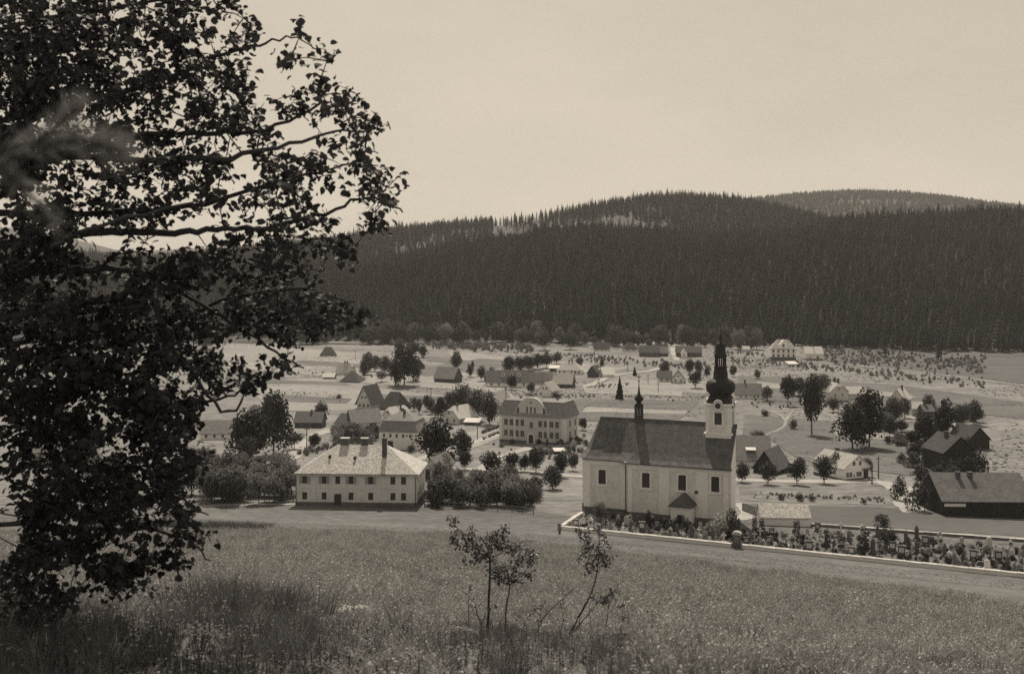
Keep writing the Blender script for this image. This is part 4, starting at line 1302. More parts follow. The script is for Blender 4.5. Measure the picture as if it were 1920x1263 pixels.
def crown_mesh(m, kind, seed):
    random.seed(seed)
    mb = MB()
    if kind == 'spruce':
        for lv in range(17):
            f = lv / 16
            z = 0.10 + 0.90 * f
            r = 0.5 * (1 - f) ** 0.85 + 0.02
            nb = max(4, int(13 * (1 - f * .6)))
            for k in range(nb):
                t = 6.283 * (k + random.random() * .8) / nb
                rr = r * random.uniform(.7, 1.12)
                d = Vector((math.cos(t), math.sin(t), 0)); q = Vector((-d.y, d.x, 0))
                dz = -rr * random.uniform(.10, .28)
                w = rr * .34
                p0 = Vector((0, 0, z + .012)); p1 = d * rr * .6 + q * w + Vector((0, 0, z + dz * .55 - .02))
                p2 = d * rr + Vector((0, 0, z + dz)); p3 = d * rr * .6 - q * w + Vector((0, 0, z + dz * .55 - .02))
                mb.poly([p0, p1, p2, p3], m)
                mb.poly([p0 + Vector((0, 0, .01)), d * rr * .55 + Vector((0, 0, z + .02)), p2, d * rr * .5 + Vector((0, 0, z + dz - .05))], m)
        return mb.mesh('crown')
    if kind == 'bush':
        for _ in range(8):
            a = random.random() * 6.28; r = random.uniform(0, .27)
            rad = random.uniform(.16, .26)
            leaf_cards(mb, (r * math.cos(a), r * math.sin(a), random.uniform(.25, .66)), rad, rad * 1.35, 75, .042, m)
        leaf_cards(mb, (0, 0, .3), .38, .32, 150, .045, m, .3)
    elif kind == 'column':
        for i in range(9):
            z = .1 + .8 * i / 8
            leaf_cards(mb, (random.uniform(-.05, .05), random.uniform(-.05, .05), z), .5 * math.sin(math.pi * min(1, .25 + .72 * (1 - z))) * .92, .11, 75, .05, m, .7)
    else:
        base = dict(round=.14, oval=.10, dark=.04, fruit=.18, pine=.24)[kind]
        c0 = base + (1 - base) / 2
        hz = (1 - base) / 2
        nl = 22 if kind != 'fruit' else 15
        for i in range(nl):
            d = rand_dir()
            r = random.uniform(.35, .74)
            rad = random.uniform(.16, .25)
            rz_ = rad * hz / .5 * 1.25
            fz = 1.0
            if kind in ('dark', 'pine') and d.z > .1:
                d = Vector((d.x * .6, d.y * .6, d.z))
            c = (d.x * .5 * r, d.y * .5 * r, c0 + d.z * (hz - rz_ * .6) * min(1, r + .35))
            leaf_cards(mb, c, rad, rz_, 70 if kind != 'fruit' else 58, .036 if kind != 'fruit' else .04, m)
        leaf_cards(mb, (0, 0, c0), .36, hz * .8, 260, .055, m, .25)
    return mb.mesh('crown')

def trunk_mesh(seed, tall=.6, limbs=5):
    random.seed(seed)
    mb = MB()
    j = lambda s: random.uniform(-s, s)
    pts = [(0, 0, -.03), (j(.006), j(.006), .10), (j(.015), j(.015), .28), (j(.03), j(.03), tall)]
    mb.tube(pts, [.032, .024, .019, .007], M['bark'], 7)
    for i in range(limbs):
        t = 6.28 * i / limbs + j(.4)
        z = random.uniform(.2, .42)
        mb.tube([(0, 0, z), (.10 * math.cos(t), .10 * math.sin(t), z + .12), (.2 * math.cos(t), .2 * math.sin(t), z + .28)], [.012, .008, .003], M['bark'], 5)
    return mb.mesh('trunk')

_cm = {}
def crowns(kind, m, n=3):
    key = (kind, m.name)
    if key not in _cm:
        _cm[key] = [crown_mesh(m, kind, 100 + 7 * i + len(_cm) * 31) for i in range(n)]
    return _cm[key]
TRUNKS = [trunk_mesh(i) for i in range(4)]
SPT = trunk_mesh(9, .92, 0)
_tc = [0]
rt = random.Random(5)
def tree(px, py, h, w, kind, label, m=None, group=None, name=None, Y=None):
    m = m or (M['fir'] if kind == 'spruce' else M['crown_dark'] if kind in ('dark', 'column', 'pine') else M['crown'])
    P = hit(px, py) if Y is None else Vector(((px - 960) / F * Y, Y, gz((px - 960) / F * Y, Y)))
    s = P.y / F
    H, Wd = h * s, w * s * (1.14 if kind not in ('bush', 'column', 'spruce') else 1.0)
    _tc[0] += 1
    name = name or {'spruce': 'spruce_tree', 'bush': 'shrub', 'column': 'thuja', 'fruit': 'fruit_tree'}.get(kind, 'broadleaf_tree')
    rz = rt.uniform(0, 6.28)
    me = rt.choice(crowns(kind, m))
    if kind in ('bush', 'column'):
        o = link(name, me, None, P - Vector((0, 0, .04 * H)), (0, 0, rz), (Wd, Wd * rt.uniform(.85, 1.15), H * 1.04))
        return tag(o, label, 'shrub', group)
    root = empty(name, P, rz, label, 'tree', group)
    tm = SPT if kind == 'spruce' else rt.choice(TRUNKS)
    k = max(.75 * Wd, .5 * H) if kind != 'spruce' else H * .6
    link('trunk', tm, root, (0, 0, 0), (0, 0, 0), (k, k, H))
    link('crown', me, root, (0, 0, 0), (0, 0, 0), (Wd, Wd * rt.uniform(.85, 1.1), H))
    return root

T_ = [
 (513, 852, 118, 80, 'dark', 'broad dark round tree towering behind the left end of the long two-storey house', 'crown_dark'),
 (472, 868, 102, 92, 'dark', 'dense dark conical tree left of the broad round tree', None),
 (602, 792, 40, 26, 'oval', 'slim tree beside the low dark-roofed house', None),
 (590, 842, 30, 28, 'round', 'small clipped round tree right of the lane pole', 'crown_dark'),
 (552, 842, 34, 34, 'fruit', 'small loose-crowned tree left of the lane pole', None),
 (820, 874, 90, 86, 'dark', 'big dark tree hiding the right end of the mansard house', 'crown_dark'),
 (866, 860, 56, 50, 'dark', 'dark lower tree joined to the right of the big tree', None),
 (843, 879, 36, 22, 'round', 'first road tree from the left, standing under the big dark tree', 'crown_dark'),
 (872, 880, 37, 26, 'round', 'second road tree from the left, compact and dark', 'crown_dark'),
 (921, 896, 52, 46, 'fruit', 'loose greyish tree in front of the road trees', None),
 (960, 883, 38, 30, 'round', 'dark round road tree left of the curved-gable front', 'crown_dark'),
 (984, 884, 34, 24, 'oval', 'narrow road tree between two round ones', 'crown_dark'),
 (1005, 886, 50, 40, 'round', 'largest round road tree, below the arched doorway', 'crown_dark'),
 (1036, 917, 50, 44, 'dark', 'pale-edged bushy tree in front of the road, nearest the church', 'crown'),
 (1052, 894, 46, 34, 'round', 'dark round road tree just left of the church', 'crown_dark'),
 (1074, 882, 36, 24, 'round', 'last road tree before the church corner', None),
 (1093, 806, 24, 18, 'round', 'lollipop tree beside the right side of the curved-gable building', 'crown_dark'),
 (1070, 780, 20, 26, 'round', 'round tree behind the right end of the curved-gable building', 'crown_dark'),
 (826, 786, 46, 20, 'dark', 'tall narrow dark tree left of the white-roofed gabled house', None),
 (846, 774, 42, 28, 'oval', 'tree right behind the chimney of the white-roofed gabled house', None),
 (868, 778, 58, 40, 'oval', 'tall tree behind the white-roofed gabled house', None),
 (894, 788, 60, 42, 'oval', 'broad tree behind the lean-to with white roof', None),
 (918, 796, 62, 46, 'oval', 'broad tree left of the curved-gable building', None),
 (758, 722, 82, 60, 'oval', 'tall dark tree in the group beyond the mansard house', 'crown_dark'),
 (741, 722, 48, 34, 'dark', 'lower dark tree left in the group beyond the mansard house', None),
 (775, 714, 44, 36, 'dark', 'lower dark tree right in the group beyond the mansard house', None),
 (690, 702, 44, 24, 'oval', 'slender tree at the left of the meadow grove', None),
 (703, 696, 30, 26, 'round', 'round tree second from left in the meadow grove', None),
 (721, 700, 34, 30, 'round', 'round tree third from left in the meadow grove', None),
 (682, 708, 34, 18, 'oval', 'pale slim tree before the meadow grove', None),
 (716, 716, 22, 26, 'fruit', 'pale low tree before the meadow grove', 'crown_pale'),
 (749, 660, 26, 22, 'round', 'pale round tree at the back of the meadow grove', 'crown'),
 (774, 668, 28, 26, 'round', 'second round tree at the back of the meadow grove', None),
 (793, 670, 24, 20, 'dark', 'dark pointed tree at the back of the meadow grove', None),
 (855, 692, 34, 22, 'oval', 'lone forked tree in the open meadow', None),
 (881, 706, 24, 14, 'oval', 'lower small tree of the pair right of the black-gabled barn', None),
 (886, 692, 16, 8, 'oval', 'higher small tree of the pair right of the black-gabled barn', None),
 (903, 714, 30, 18, 'oval', 'oval tree between the grey-roofed barn and the farmhouse', None),
 (922, 716, 28, 14, 'oval', 'narrow tree at the left end of the long farmhouse', None),
 (912, 722, 20, 14, 'fruit', 'low tree between the oval and narrow trees', None),
 (955, 700, 36, 26, 'dark', 'dark conical tree behind the left half of the farmhouse', None),
 (975, 696, 30, 26, 'oval', 'tree behind the dormers of the farmhouse', 'crown_dark'),
 (991, 695, 30, 26, 'oval', 'tree behind the right end of the farmhouse', 'crown_dark'),
 (1008, 692, 30, 27, 'oval', 'dark tree left of the flat white-roofed shed', 'crown_dark'),
 (1024, 690, 30, 26, 'oval', 'dark tree directly behind the flat white-roofed shed', 'crown_dark'),
 (1044, 682, 22, 22, 'round', 'round tree behind the left of the hipped villa', None),
 (1086, 690, 22, 14, 'oval', 'tree behind the right of the hipped villa', None),
 (1065, 700, 20, 8, 'dark', 'small pointed tree in front of the hipped villa', None),
 (960, 730, 28, 22, 'round', 'round bushy tree in front of the white farmhouse wall', 'crown_dark'),
 (996, 740, 26, 20, 'fruit', 'loose tree left of the white gabled house', None),
 (1129, 690, 18, 12, 'dark', 'dark tree behind the white-roofed sheds', None),
 (1162, 748, 44, 18, 'spruce', 'lone dark spruce standing in the field above the church roof', None),
 (1190, 704, 18, 10, 'spruce', 'tiny distant spruce beside the pale field lane', None),
 (1020, 656, 38, 26, 'oval', 'tall oval tree at the wood edge', None),
 (1070, 655, 34, 30, 'round', 'broad round tree at the wood edge', None),
 (724, 642, 44, 36, 'dark', 'pointed pale tree at the wood edge beyond the meadow', 'crown'),
 (700, 643, 32, 26, 'oval', 'oval tree at the wood edge beyond the meadow', 'crown'),
 (1246, 706, 32, 22, 'oval', 'tree just behind the dark wing of the chalet', None),
 (1293, 702, 30, 18, 'oval', 'dark oval tree right of the chalet', 'crown_dark'),
 (1310, 702, 28, 18, 'round', 'round tree second to the right of the chalet', None),
 (1304, 727, 34, 28, 'round', 'round bushy tree before the chalet trees', 'crown_dark'),
 (1326, 707, 20, 14, 'dark', 'small dark tree beside the tower dome', None),
 (1374, 706, 22, 16, 'round', 'small round tree right of the tower lantern', None),
 (1420, 710, 18, 14, 'oval', 'small pale tree in the meadow right of the tower lantern', None),
 (1477, 760, 60, 36, 'pine', 'dark spruce in front of the low houses, right of the tower', None),
 (1438, 752, 30, 26, 'fruit', 'loose small tree at the right end of the low grey-roofed house', None),
 (1500, 742, 36, 34, 'round', 'round tree left behind the tall spruce', None),
 (1540, 748, 48, 50, 'round', 'large round tree right behind the tall spruce', None),
 (1522, 814, 112, 46, 'pine', 'tallest spruce, with bare lower trunk, in the right meadow', None),
 (1598, 842, 88, 76, 'dark', 'huge dark tree above the white roadside house', 'crown_dark'),
 (1630, 838, 110, 70, 'dark', 'huge tree with higher top, right partner above the white roadside house', 'crown_dark'),
 (1563, 772, 28, 28, 'fruit', 'loose low tree below the house with two dark chimneys', None),
 (1676, 792, 48, 40, 'oval', 'tree in front of the bright-roofed house', None),
 (1696, 784, 40, 30, 'fruit', 'slim light tree right of the tree before the bright-roofed house', None),
 (1735, 836, 68, 52, 'dark', 'dark tree left of the black timber house', None),
 (1772, 828, 80, 46, 'dark', 'tall dark tree behind the black timber house', 'crown_dark'),
 (1800, 800, 44, 40, 'oval', 'tree right of the chimneys near the right edge', None),
 (1826, 796, 46, 36, 'oval', 'tree at the right edge of the meadow', None),
 (1391, 904, 38, 28, 'round', 'first roadside tree right of the church', None),
 (1440, 908, 44, 32, 'round', 'second roadside tree right of the church', None),
 (1494, 908, 50, 38, 'round', 'third roadside tree, dark, before the plank barn', 'crown_dark'),
 (1545, 906, 54, 42, 'fruit', 'fourth roadside tree, loose, left of the white roadside house', None),
 (1566, 894, 46, 30, 'oval', 'tree at the left corner of the white roadside house', None),
 (1627, 893, 36, 24, 'round', 'tree behind the right slope of the white roadside house', None),
 (1761, 902, 32, 30, 'round', 'left round tree above the wide dull roof', None),
 (1787, 904, 32, 24, 'round', 'right round tree above the wide dull roof', None),
 (1662, 1032, 44, 40, 'fruit', 'small spreading tree inside the churchyard', None),
 (1126, 976, 36, 26, 'fruit', 'thin young tree at the left end of the churchyard', 'crown_pale'),
 (385, 655, 40, 50, 'round', 'round tree at the far left wood edge, seen through leaves', 'crown'),
 (396, 616, 22, 34, 'round', 'pale round tree by the woods at far left', 'crown'),
]
for px, py, h, w, kind, lab, mm in T_:
    tree(px, py, h, w, kind, lab, M[mm] if mm else None)
SH = [
 (1790, 900, 40, 44, 'dark spreading bush between the black timber house and the wide dull roof'), (1836, 892, 60, 50, 'tall dark growth at the very right edge beside the black timber house'), (1728, 900, 40, 46, 'dark loose bush left below the black timber house'),
 (1744, 872, 58, 52, 'dark tall bush at the left corner of the black timber house'), (1768, 892, 34, 40, 'dark bush at the front of the black timber house'), (1816, 897, 44, 46, 'dark wide bush before the black timber house at the right edge'),
 (1436, 780, 18, 22, 'scrubby bush by the small meadow path'), (1486, 804, 26, 24, 'round clipped bush beside the meadow path'),
 (1421, 822, 24, 40, 'wide bush behind the grey-roofed barn'), (1690, 836, 18, 22, 'bush on the slope right of the huge trees'),
 (1712, 876, 34, 44, 'wide loose bush below the black timber house'), (1690, 868, 24, 26, 'smaller bush left of the wide loose bush'),
 (1686, 938, 54, 42, 'tall bush at the bend of the road'), (1722, 958, 66, 64, 'largest bush, before the wide dull roof'),
 (1464, 938, 18, 22, 'left bush of the row in the rough pasture'), (1501, 940, 24, 22, 'middle bush of the row in the rough pasture'),
 (1522, 940, 16, 24, 'right bush of the row in the rough pasture'), (1620, 945, 12, 12, 'tiny lone bush in the rough pasture'),
 (1652, 988, 28, 46, 'dark wide bush on the rear churchyard wall'), (636, 747, 10, 18, 'low grey bush in the meadow left of the steep gabled house'),
 (1043, 748, 18, 30, 'dark bush in front of the white gabled house'), (820, 952, 44, 40, 'dark bush at the right end of the long two-storey house'),
 (706, 820, 26, 40, 'shrub mass before the long pale barn'), (670, 822, 24, 34, 'shrub left of the shrub mass before the long barn'), (640, 826, 26, 34, 'grey shrub behind the ridge of the long house'),
 (770, 848, 18, 26, 'shrub at the foot of the mansard house'), (735, 838, 14, 16, 'dark round bush left of the arched door of the mansard house'), (748, 841, 16, 14, 'dark round bush right of the arched door of the mansard house'),
 (1010, 832, 12, 14, 'bush right of the arched doorway'), (960, 832, 14, 16, 'tall bush left of the arched doorway'), (1052, 834, 14, 22, 'bush by the right corner of the curved-gable building'),
 (1085, 832, 16, 20, 'bush at the side of the curved-gable building'), (1026, 838, 22, 10, 'upright bush before the right windows of the curved-gable building'),
 (925, 834, 6, 8, 'small clipped bush on the lawn, leftmost'), (940, 838, 7, 18, 'low hedge clump on the lawn'), (959, 844, 6, 7, 'small clipped bush at the lawn edge'), (936, 850, 5, 8, 'lowest clipped bush on the lawn'),
 (1245, 710, 8, 10, 'bush at the left end of the chalet wing'), (1262, 752, 5, 8, 'lone bush on the mown field'),
]
for px, py, h, w, lab in SH:
    tree(px, py, h, w, 'bush', lab, M['crown'] if 'dark' not in lab else M['crown_dark'])
ro_ = random.Random(3)
for i in range(48):      # the orchard left of the long house
    px, py = ro_.uniform(385, 548), 946 - abs(ro_.gauss(0, 22))
    h = ro_.uniform(44, 66)
    tree(px, py, h, h * ro_.uniform(.7, .95), 'fruit', 'small grey fruit tree in the crowded orchard left of the long two-storey house', M['crown_pale'] if i % 3 else M['crown'], 'fruit trees in the left orchard')
for i in range(10):
    px, py = ro_.uniform(120, 385), 945 - abs(ro_.gauss(0, 24))
    h = ro_.uniform(46, 66)
    tree(px, py, h, h * .9, 'fruit', 'dim fruit tree behind the boughs of the big near tree', M['crown'], 'fruit trees behind the near tree')
for i in range(64):      # the shrubbery between the long house and the church
    px = ro_.uniform(808, 1012)
    py = 953 - abs(ro_.gauss(0, 24)) * (1.0 if px < 960 else .55) + (px - 900) * .02
    h = ro_.uniform(34, 56) * (1.0 if px < 960 else .85)
    tree(px, py, h, h * ro_.uniform(.8, 1.1), 'fruit' if i % 2 else 'bush', 'grey-green bushy growth in the thick garden between long house and church', M['crown_pale'] if i % 3 == 0 else M['crown'], 'shrubs and fruit trees of the thick garden')
for i in range(120):      # broadleaves along the foot of the woods
    px = ro_.uniform(560, 1420)
    py = np.interp(px, [560, 640, 800, 1000, 1200, 1420], [628, 640, 634, 646, 650, 656]) - ro_.uniform(-1, 9)
    h = ro_.uniform(18, 42)
    tree(px, py, h, h * ro_.uniform(.55, .9), ro_.choice(['oval', 'round', 'dark']), 'broadleaf tree in the mixed row along the foot of the wooded hill', M['crown'] if i % 3 else M['crown_pale'], 'broadleaf trees along the foot of the woods')
for i in range(16):
    px = 1112 + i * 21 + ro_.uniform(-6, 6)
    tree(px, 652 + (px - 1112) * .02 - ro_.uniform(2, 12), ro_.uniform(12, 22), ro_.uniform(10, 16), 'oval', 'small tree among the far cottages at the wood edge', M['crown'], 'small trees among the far cottages')
for i in range(26):
    px, py = ro_.uniform(628, 712), ro_.uniform(808, 836)
    h = ro_.uniform(16, 30)
    tree(px, py, h, h * ro_.uniform(.9, 1.5), 'bush', 'loose garden shrub behind the ridge of the long two-storey house', M['crown'] if i % 2 else M['crown_pale'], 'garden shrubs behind the long house')
for i in range(22):
    px, py = ro_.uniform(1060, 1100), ro_.uniform(815, 850)
    h = ro_.uniform(9, 18)
    tree(px, py, h, h * ro_.uniform(.9, 1.5), 'bush', 'low garden bush between curved-gable building and church', M['crown'] if i % 2 else M['flower'], 'garden bushes beside the curved-gable building')
for i in range(30):
    px, py = ro_.uniform(1660, 1850), ro_.uniform(770, 870)
    h = ro_.uniform(14, 36)
    tree(px, py, h, h * ro_.uniform(.8, 1.3), 'bush' if i % 2 else 'oval', 'dark garden growth around the houses at the right edge', M['crown'] if i % 3 else M['crown_dark'], 'garden growth at the right edge')
for i, px in enumerate((800, 808, 816, 827, 836, 846, 776, 786)):
    tree(px, 770 + (i % 3) * 6, ro_.uniform(22, 34), ro_.uniform(16, 22), 'fruit', 'small garden tree between mansard house and white-roofed gabled house', M['crown'], 'garden trees beyond the mansard house')

# ------------------------------------------------------------------ scrub, forest
def hit_far(px, py):
    return hit(px, py)
def plant_source(name, px, py, h, w, kind, label, m):
    return tree(px, py, h, w, kind, label, m, name=name)
sb = []
for i, (px, py) in enumerate(((1560, 693), (1610, 700))):
    o = link('shrub', crowns('bush', M['scrub'])[i], None, hit(px, py), (0, 0, i), (1.0, 1.0, 1.0))
    o.scale = (2.6, 2.6, 2.2)
    tag(o, ['wild bush on the valley road bank, left of two', 'wild bush on the valley road bank, right of two'][i], 'shrub')
    sb.append(o)
pts, rz, scv, vi = [], [], [], []
def band(line, thick, n, h0, h1):
    L = np.array(line, float)
    for _ in range(n):
        px = ro_.uniform(L[0, 0], L[-1, 0])
        py = np.interp(px, L[:, 0], L[:, 1]) + ro_.gauss(0, thick / 2)
        p = hit(px, py)
        h = ro_.uniform(h0, h1)
        pts.append(p - Vector((0, 0, .1))); rz.append(ro_.uniform(0, 6.28)); scv.append((h * ro_.uniform(.8, 1.5), h * ro_.uniform(.8, 1.5), h)); vi.append(ro_.randrange(2))
band([(810, 647), (900, 650), (1000, 655)], 8, 130, 2, 5)
band([(790, 648), (900, 654), (1000, 664), (1100, 668), (1180, 675)], 4, 150, .8, 2.0)
band([(1040, 668), (1140, 676), (1230, 684), (1340, 688)], 8, 120, 1.0, 2.6)
band([(1370, 676), (1500, 686), (1640, 700), (1850, 722)], 9, 260, .9, 2.4)
band([(1545, 664), (1700, 676), (1850, 686)], 20, 420, .9, 3.0)
band([(1340, 660), (1440, 668)], 5, 40, 1, 3)
band([(905, 812), (935, 801)], 1.5, 40, 1.0, 1.6)
band([(905, 824), (935, 812)], 1.2, 30, .8, 1.2)
band([(985, 741), (1120, 744)], 2, 40, .7, 1.5)
band([(1140, 744), (1330, 746)], 2, 40, .5, 1.0)
band([(460, 690), (700, 708)], 5, 40, .6, 1.6)
band([(540, 736), (640, 745)], 8, 40, .4, 1.0)
band([(1100, 727), (1180, 722)], 3, 40, .6, 1.4)
band([(1400, 755), (1700, 775)], 9, 70, .5, 1.6)
band([(1640, 800), (1740, 850)], 14, 60, .8, 2.2)
band([(1400, 928), (1660, 940)], 5, 90, .3, .9)
band([(1010, 845), (1078, 850)], 10, 60, .8, 1.8)
band([(560, 850), (700, 830)], 6, 50, .8, 2.0)
scatter('scrub', pts, rz, scv, vi, sb)

def fir_mesh(seed, layers=9):
    random.seed(seed)
    mb = MB()
    mb.tube([(0, 0, -.06), (0, 0, .9)], [.02, .004], M['bark'], 5)
    for lv in range(layers):
        f = lv / (layers - 1)
        z = .14 + .80 * f
        r = (.15, .19, .17)[seed % 3] * (1 - f) ** (.8, .55, .7)[seed % 3] + .014
        n = 7
        top = (0, 0, z + (.10, .06, .08)[seed % 3])
        ring = []
        for k in range(n * 2):
            t = 6.283 * k / (n * 2) + random.uniform(-.1, .1) + lv
            rr = r * (random.uniform(.85, 1.25) if k % 2 else random.uniform(.45, .6))
            ring.append((rr * math.cos(t), rr * math.sin(t), z - (.03 if k % 2 else 0)))
        for k in range(n * 2):
            mb.poly([top, ring[k], ring[(k + 1) % (n * 2)]], M['fir'])
    return mb.mesh('fir_tree')
firs = []
for i, (px, py) in enumerate(((1520, 668), (1660, 676), (1760, 684))):
    p = hit(px, py)
    p.y += 25; p.x = (px - 960) / F * p.y; p.z = gz(p.x, p.y)
    o = link('fir_tree', fir_mesh(40 + i), None, p, (0, 0, i), (19, 19, 19))
    tag(o, ['dark fir at the wood edge behind the house beside the tall villa', 'dark fir in front of the woods, middle of the right edge row', 'dark fir at the wood edge nearest the right border'][i], 'tree')
    firs.append(o)
def forest():
    P = []
    Y = Y0 - 84
    while Y < YB + 60:
        st = 5.6 if Y < YA + 40 else 6.2
        xs = np.arange(-.62 * Y, .62 * Y, st)
        xs = xs + rng.uniform(-.45, .45, len(xs)) * st
        yy = Y + rng.uniform(-.5, .5, len(xs)) * st
        P.append(np.stack([xs, yy], 1))
        Y += st
    P = np.concatenate(P)
    px = 960 + P[:, 0] / P[:, 1] * F
    Y = P[:, 1]
    keep = np.ones(len(P), bool)
    # hidden hollow and the clearings on the upper hill
    keep &= ~((Y > YA + 45) & (Y < YD + 40))
    edge = np.interp(px, [-2000, 560, 640, 800, 1000, 1200, 1420, 1560, 1900, 3000], [40, 30, 14, 22, 10, 8, -10, -50, -78, -78])
    keep &= Y > Y0 + edge
    cl = (Y > YD) & (px > 960) & (px < 1245 + 30 * np.sin(Y / 19))
    nse = .5 + .25 * np.sin(px / 17 + Y / 23) + .25 * np.sin(px / 41 - Y / 37 + 2)
    keep &= ~(cl & (Y < YD + 150 + 90 * nse) & (rng.random(len(P)) > .06))
    mead = (Y > YD) & (px > 735) & (px < 985)
    keep &= ~(mead & (Y < YB - 90 + 90 * nse - np.abs(px - 860) * .9) & (rng.random(len(P)) > .15 + .5 * nse))
    thin = (Y > YD) & (px > 925) & (px < 1100)
    keep &= ~(thin & (rng.random(len(P)) > .20 + .5 * np.clip((px - 1010) / 90, 0, 1)))
    keep &= rng.random(len(P)) > .05
    P, px, Y = P[keep], px[keep], Y[keep]
    z = np.where(Y < Y0, ground(P[:, 0], P[:, 1]), hills(P[:, 0], P[:, 1]))
    H = rng.normal(15.0, 3.4, len(P)).clip(6, 25)
    young = (px > 640) & (px < 1000) & (Y > YA - 120) & (Y < YA + 45)
    H = np.where(young, H * .7, H)
    H = np.where(Y > YD, H * .95, H)
    wv = rng.uniform(.85, 1.35, len(P))
    scatter('conifer_forest', np.column_stack([P, z - .3]), rng.uniform(0, 6.28, len(P)), np.column_stack([H * wv, H * wv, H]), rng.integers(0, 3, len(P)), firs)
    # the far ridge
    yy = np.concatenate([np.full(int(1.3 * Y_ / 15), Y_) for Y_ in np.arange(2650, 3760, 19)])
    xs = rng.uniform(-.15, .75, len(yy)) * yy
    yy = yy + rng.uniform(-11, 11, len(yy))
    a = xs / yy
    pxx = 960 + a * F
    k = ~((yy > 3120) & (yy < 3200) & (pxx > 1560) & (pxx < 1760) & (rng.random(len(yy)) > .25))
    xs, yy = xs[k], yy[k]
    H = rng.normal(17, 3, len(xs)).clip(9, 24)
    scatter('far_forest', np.column_stack([xs, yy, farhill(xs, yy) - .5]), rng.uniform(0, 6.28, len(xs)), np.column_stack([H * 1.9, H * 1.9, H]), rng.integers(0, 3, len(xs)), firs)
forest()

# ------------------------------------------------------------------ churchyard
A0, A1 = hit(1052, 993), hit(1832, 1074)
A2 = A0 + (A1 - A0) * 1.18
wdir = (A1 - A0).to_2d().normalized()
wnor = Vector((-wdir.y, wdir.x))
def wall_run(name, label, P, Q, h, th, coping, cop_m, wall_m, seg=2.05, ch=0.16, slope=0.22):
    P, Q = P.to_2d(), Q.to_2d()
    L = (Q - P).length
    d = (Q - P) / L
    root = empty(name, (P.x, P.y, gz(P.x, P.y)), math.atan2(d.y, d.x), label, 'wall')
    n = max(1, round(L / seg))
    z0 = root.location.z
    zs = [gz(*(P + d * L * i / n)) - z0 for i in range(n + 1)]
    b = MB()
    for i in range(n):
        x0, x1 = L * i / n, L * (i + 1) / n
        za, zb = zs[i], zs[i + 1]
        v = [(x, y, z) for x, zz in ((x0, za), (x1, zb)) for y in (-th / 2, th / 2) for z in (zz - .8, zz + h)]
        b.faces(v, [(0, 1, 5, 4), (2, 6, 7, 3)] + ([(0, 2, 3, 1)] if i == 0 else []) + ([(4, 5, 7, 6)] if i == n - 1 else []), wall_m)
    b.build('wall_body', root)
    if coping:
        c = MB()
        w = th / 2 + .12
        l = L / n - .05
        c.prism([(-l / 2, -w, 0), (-l / 2, w, 0), (-l / 2, w, ch * .55), (-l / 2, 0, ch + slope), (-l / 2, -w, ch * .55)], (l, 0, 0), cop_m)
        me = c.mesh('coping_stone')
        rw = random.Random(4)
        for i in range(n):
            za, zb = zs[i], zs[i + 1]
            link('coping_stone', me, root, (L * (i + .5) / n, rw.uniform(-.02, .02), (za + zb) / 2 + h + rw.uniform(-.02, .03)),
                 (rw.uniform(-.03, .03), -math.atan2(zb - za, L / n) + rw.uniform(-.012, .012), rw.uniform(-.012, .012)))
    return root
wall_run('churchyard_wall', 'long churchyard wall with whitewashed coping running along the meadow slope', A0, A2, .62, .5, True, M['coping'], M['white'], ch=.12, slope=.05)
B0, B1 = hit(1090, 967), hit(1054, 991)
wall_run('churchyard_side_wall', 'short churchyard wall with pale coping climbing to the church corner', B1, B0, .6, .45, True, M['coping'], M['white'], ch=.12, slope=.05)
wall_run('churchyard_rear_wall', 'low dark churchyard wall along the far side of the graves', hit(1520, 987), hit(1990, 1022), .55, .3, True, M['stone'], M['rubble'], seg=2.6, ch=.07, slope=.05)
wall_run('yard_wall', 'short dark wall piece between the church and the mortuary', hit(1393, 958), hit(1430, 972), 1.5, .4, False, None, M['rubble'])

# corner post, wall shrine
def stone_shrine():
    p = A0 + (A1 - A0) * ((1397 - 1052) / (1832 - 1052) * 1.045)
    p.z = gz(p.x, p.y)
    root = empty('wall_shrine', p, math.atan2(wdir.y, wdir.x), 'stone wayside shrine with rounded top standing in the churchyard wall', 'shrine')
    root.scale = (.8, .8, .9)
    b = MB(); b.box(-.95, .95, -.62, .62, -.8, .9, M['stone_dark']); b.build('plinth', root)
    b = MB(); b.box(-.72, .72, -.5, .5, .9, 2.35, M['stone_dark']); b.box(-.5, .5, -.53, -.5, 1.05, 2.15, M['rubble']); b.build('body', root)
    b = MB()
    arc = [(-.92, -.6, 2.35)] + [(.92 * -math.cos(math.pi * j / 8), -.6, 2.42 + .5 * math.sin(math.pi * j / 8)) for j in range(9)] + [(.92, -.6, 2.35)]
    b.prism(arc, (0, 1.2, 0), M['stone']); b.build('rounded_cap', root)
stone_shrine()
tree(1049, 1001, 20, 9, 'column', 'small dark conifer at the left corner of the churchyard wall', M['crown_dark'])

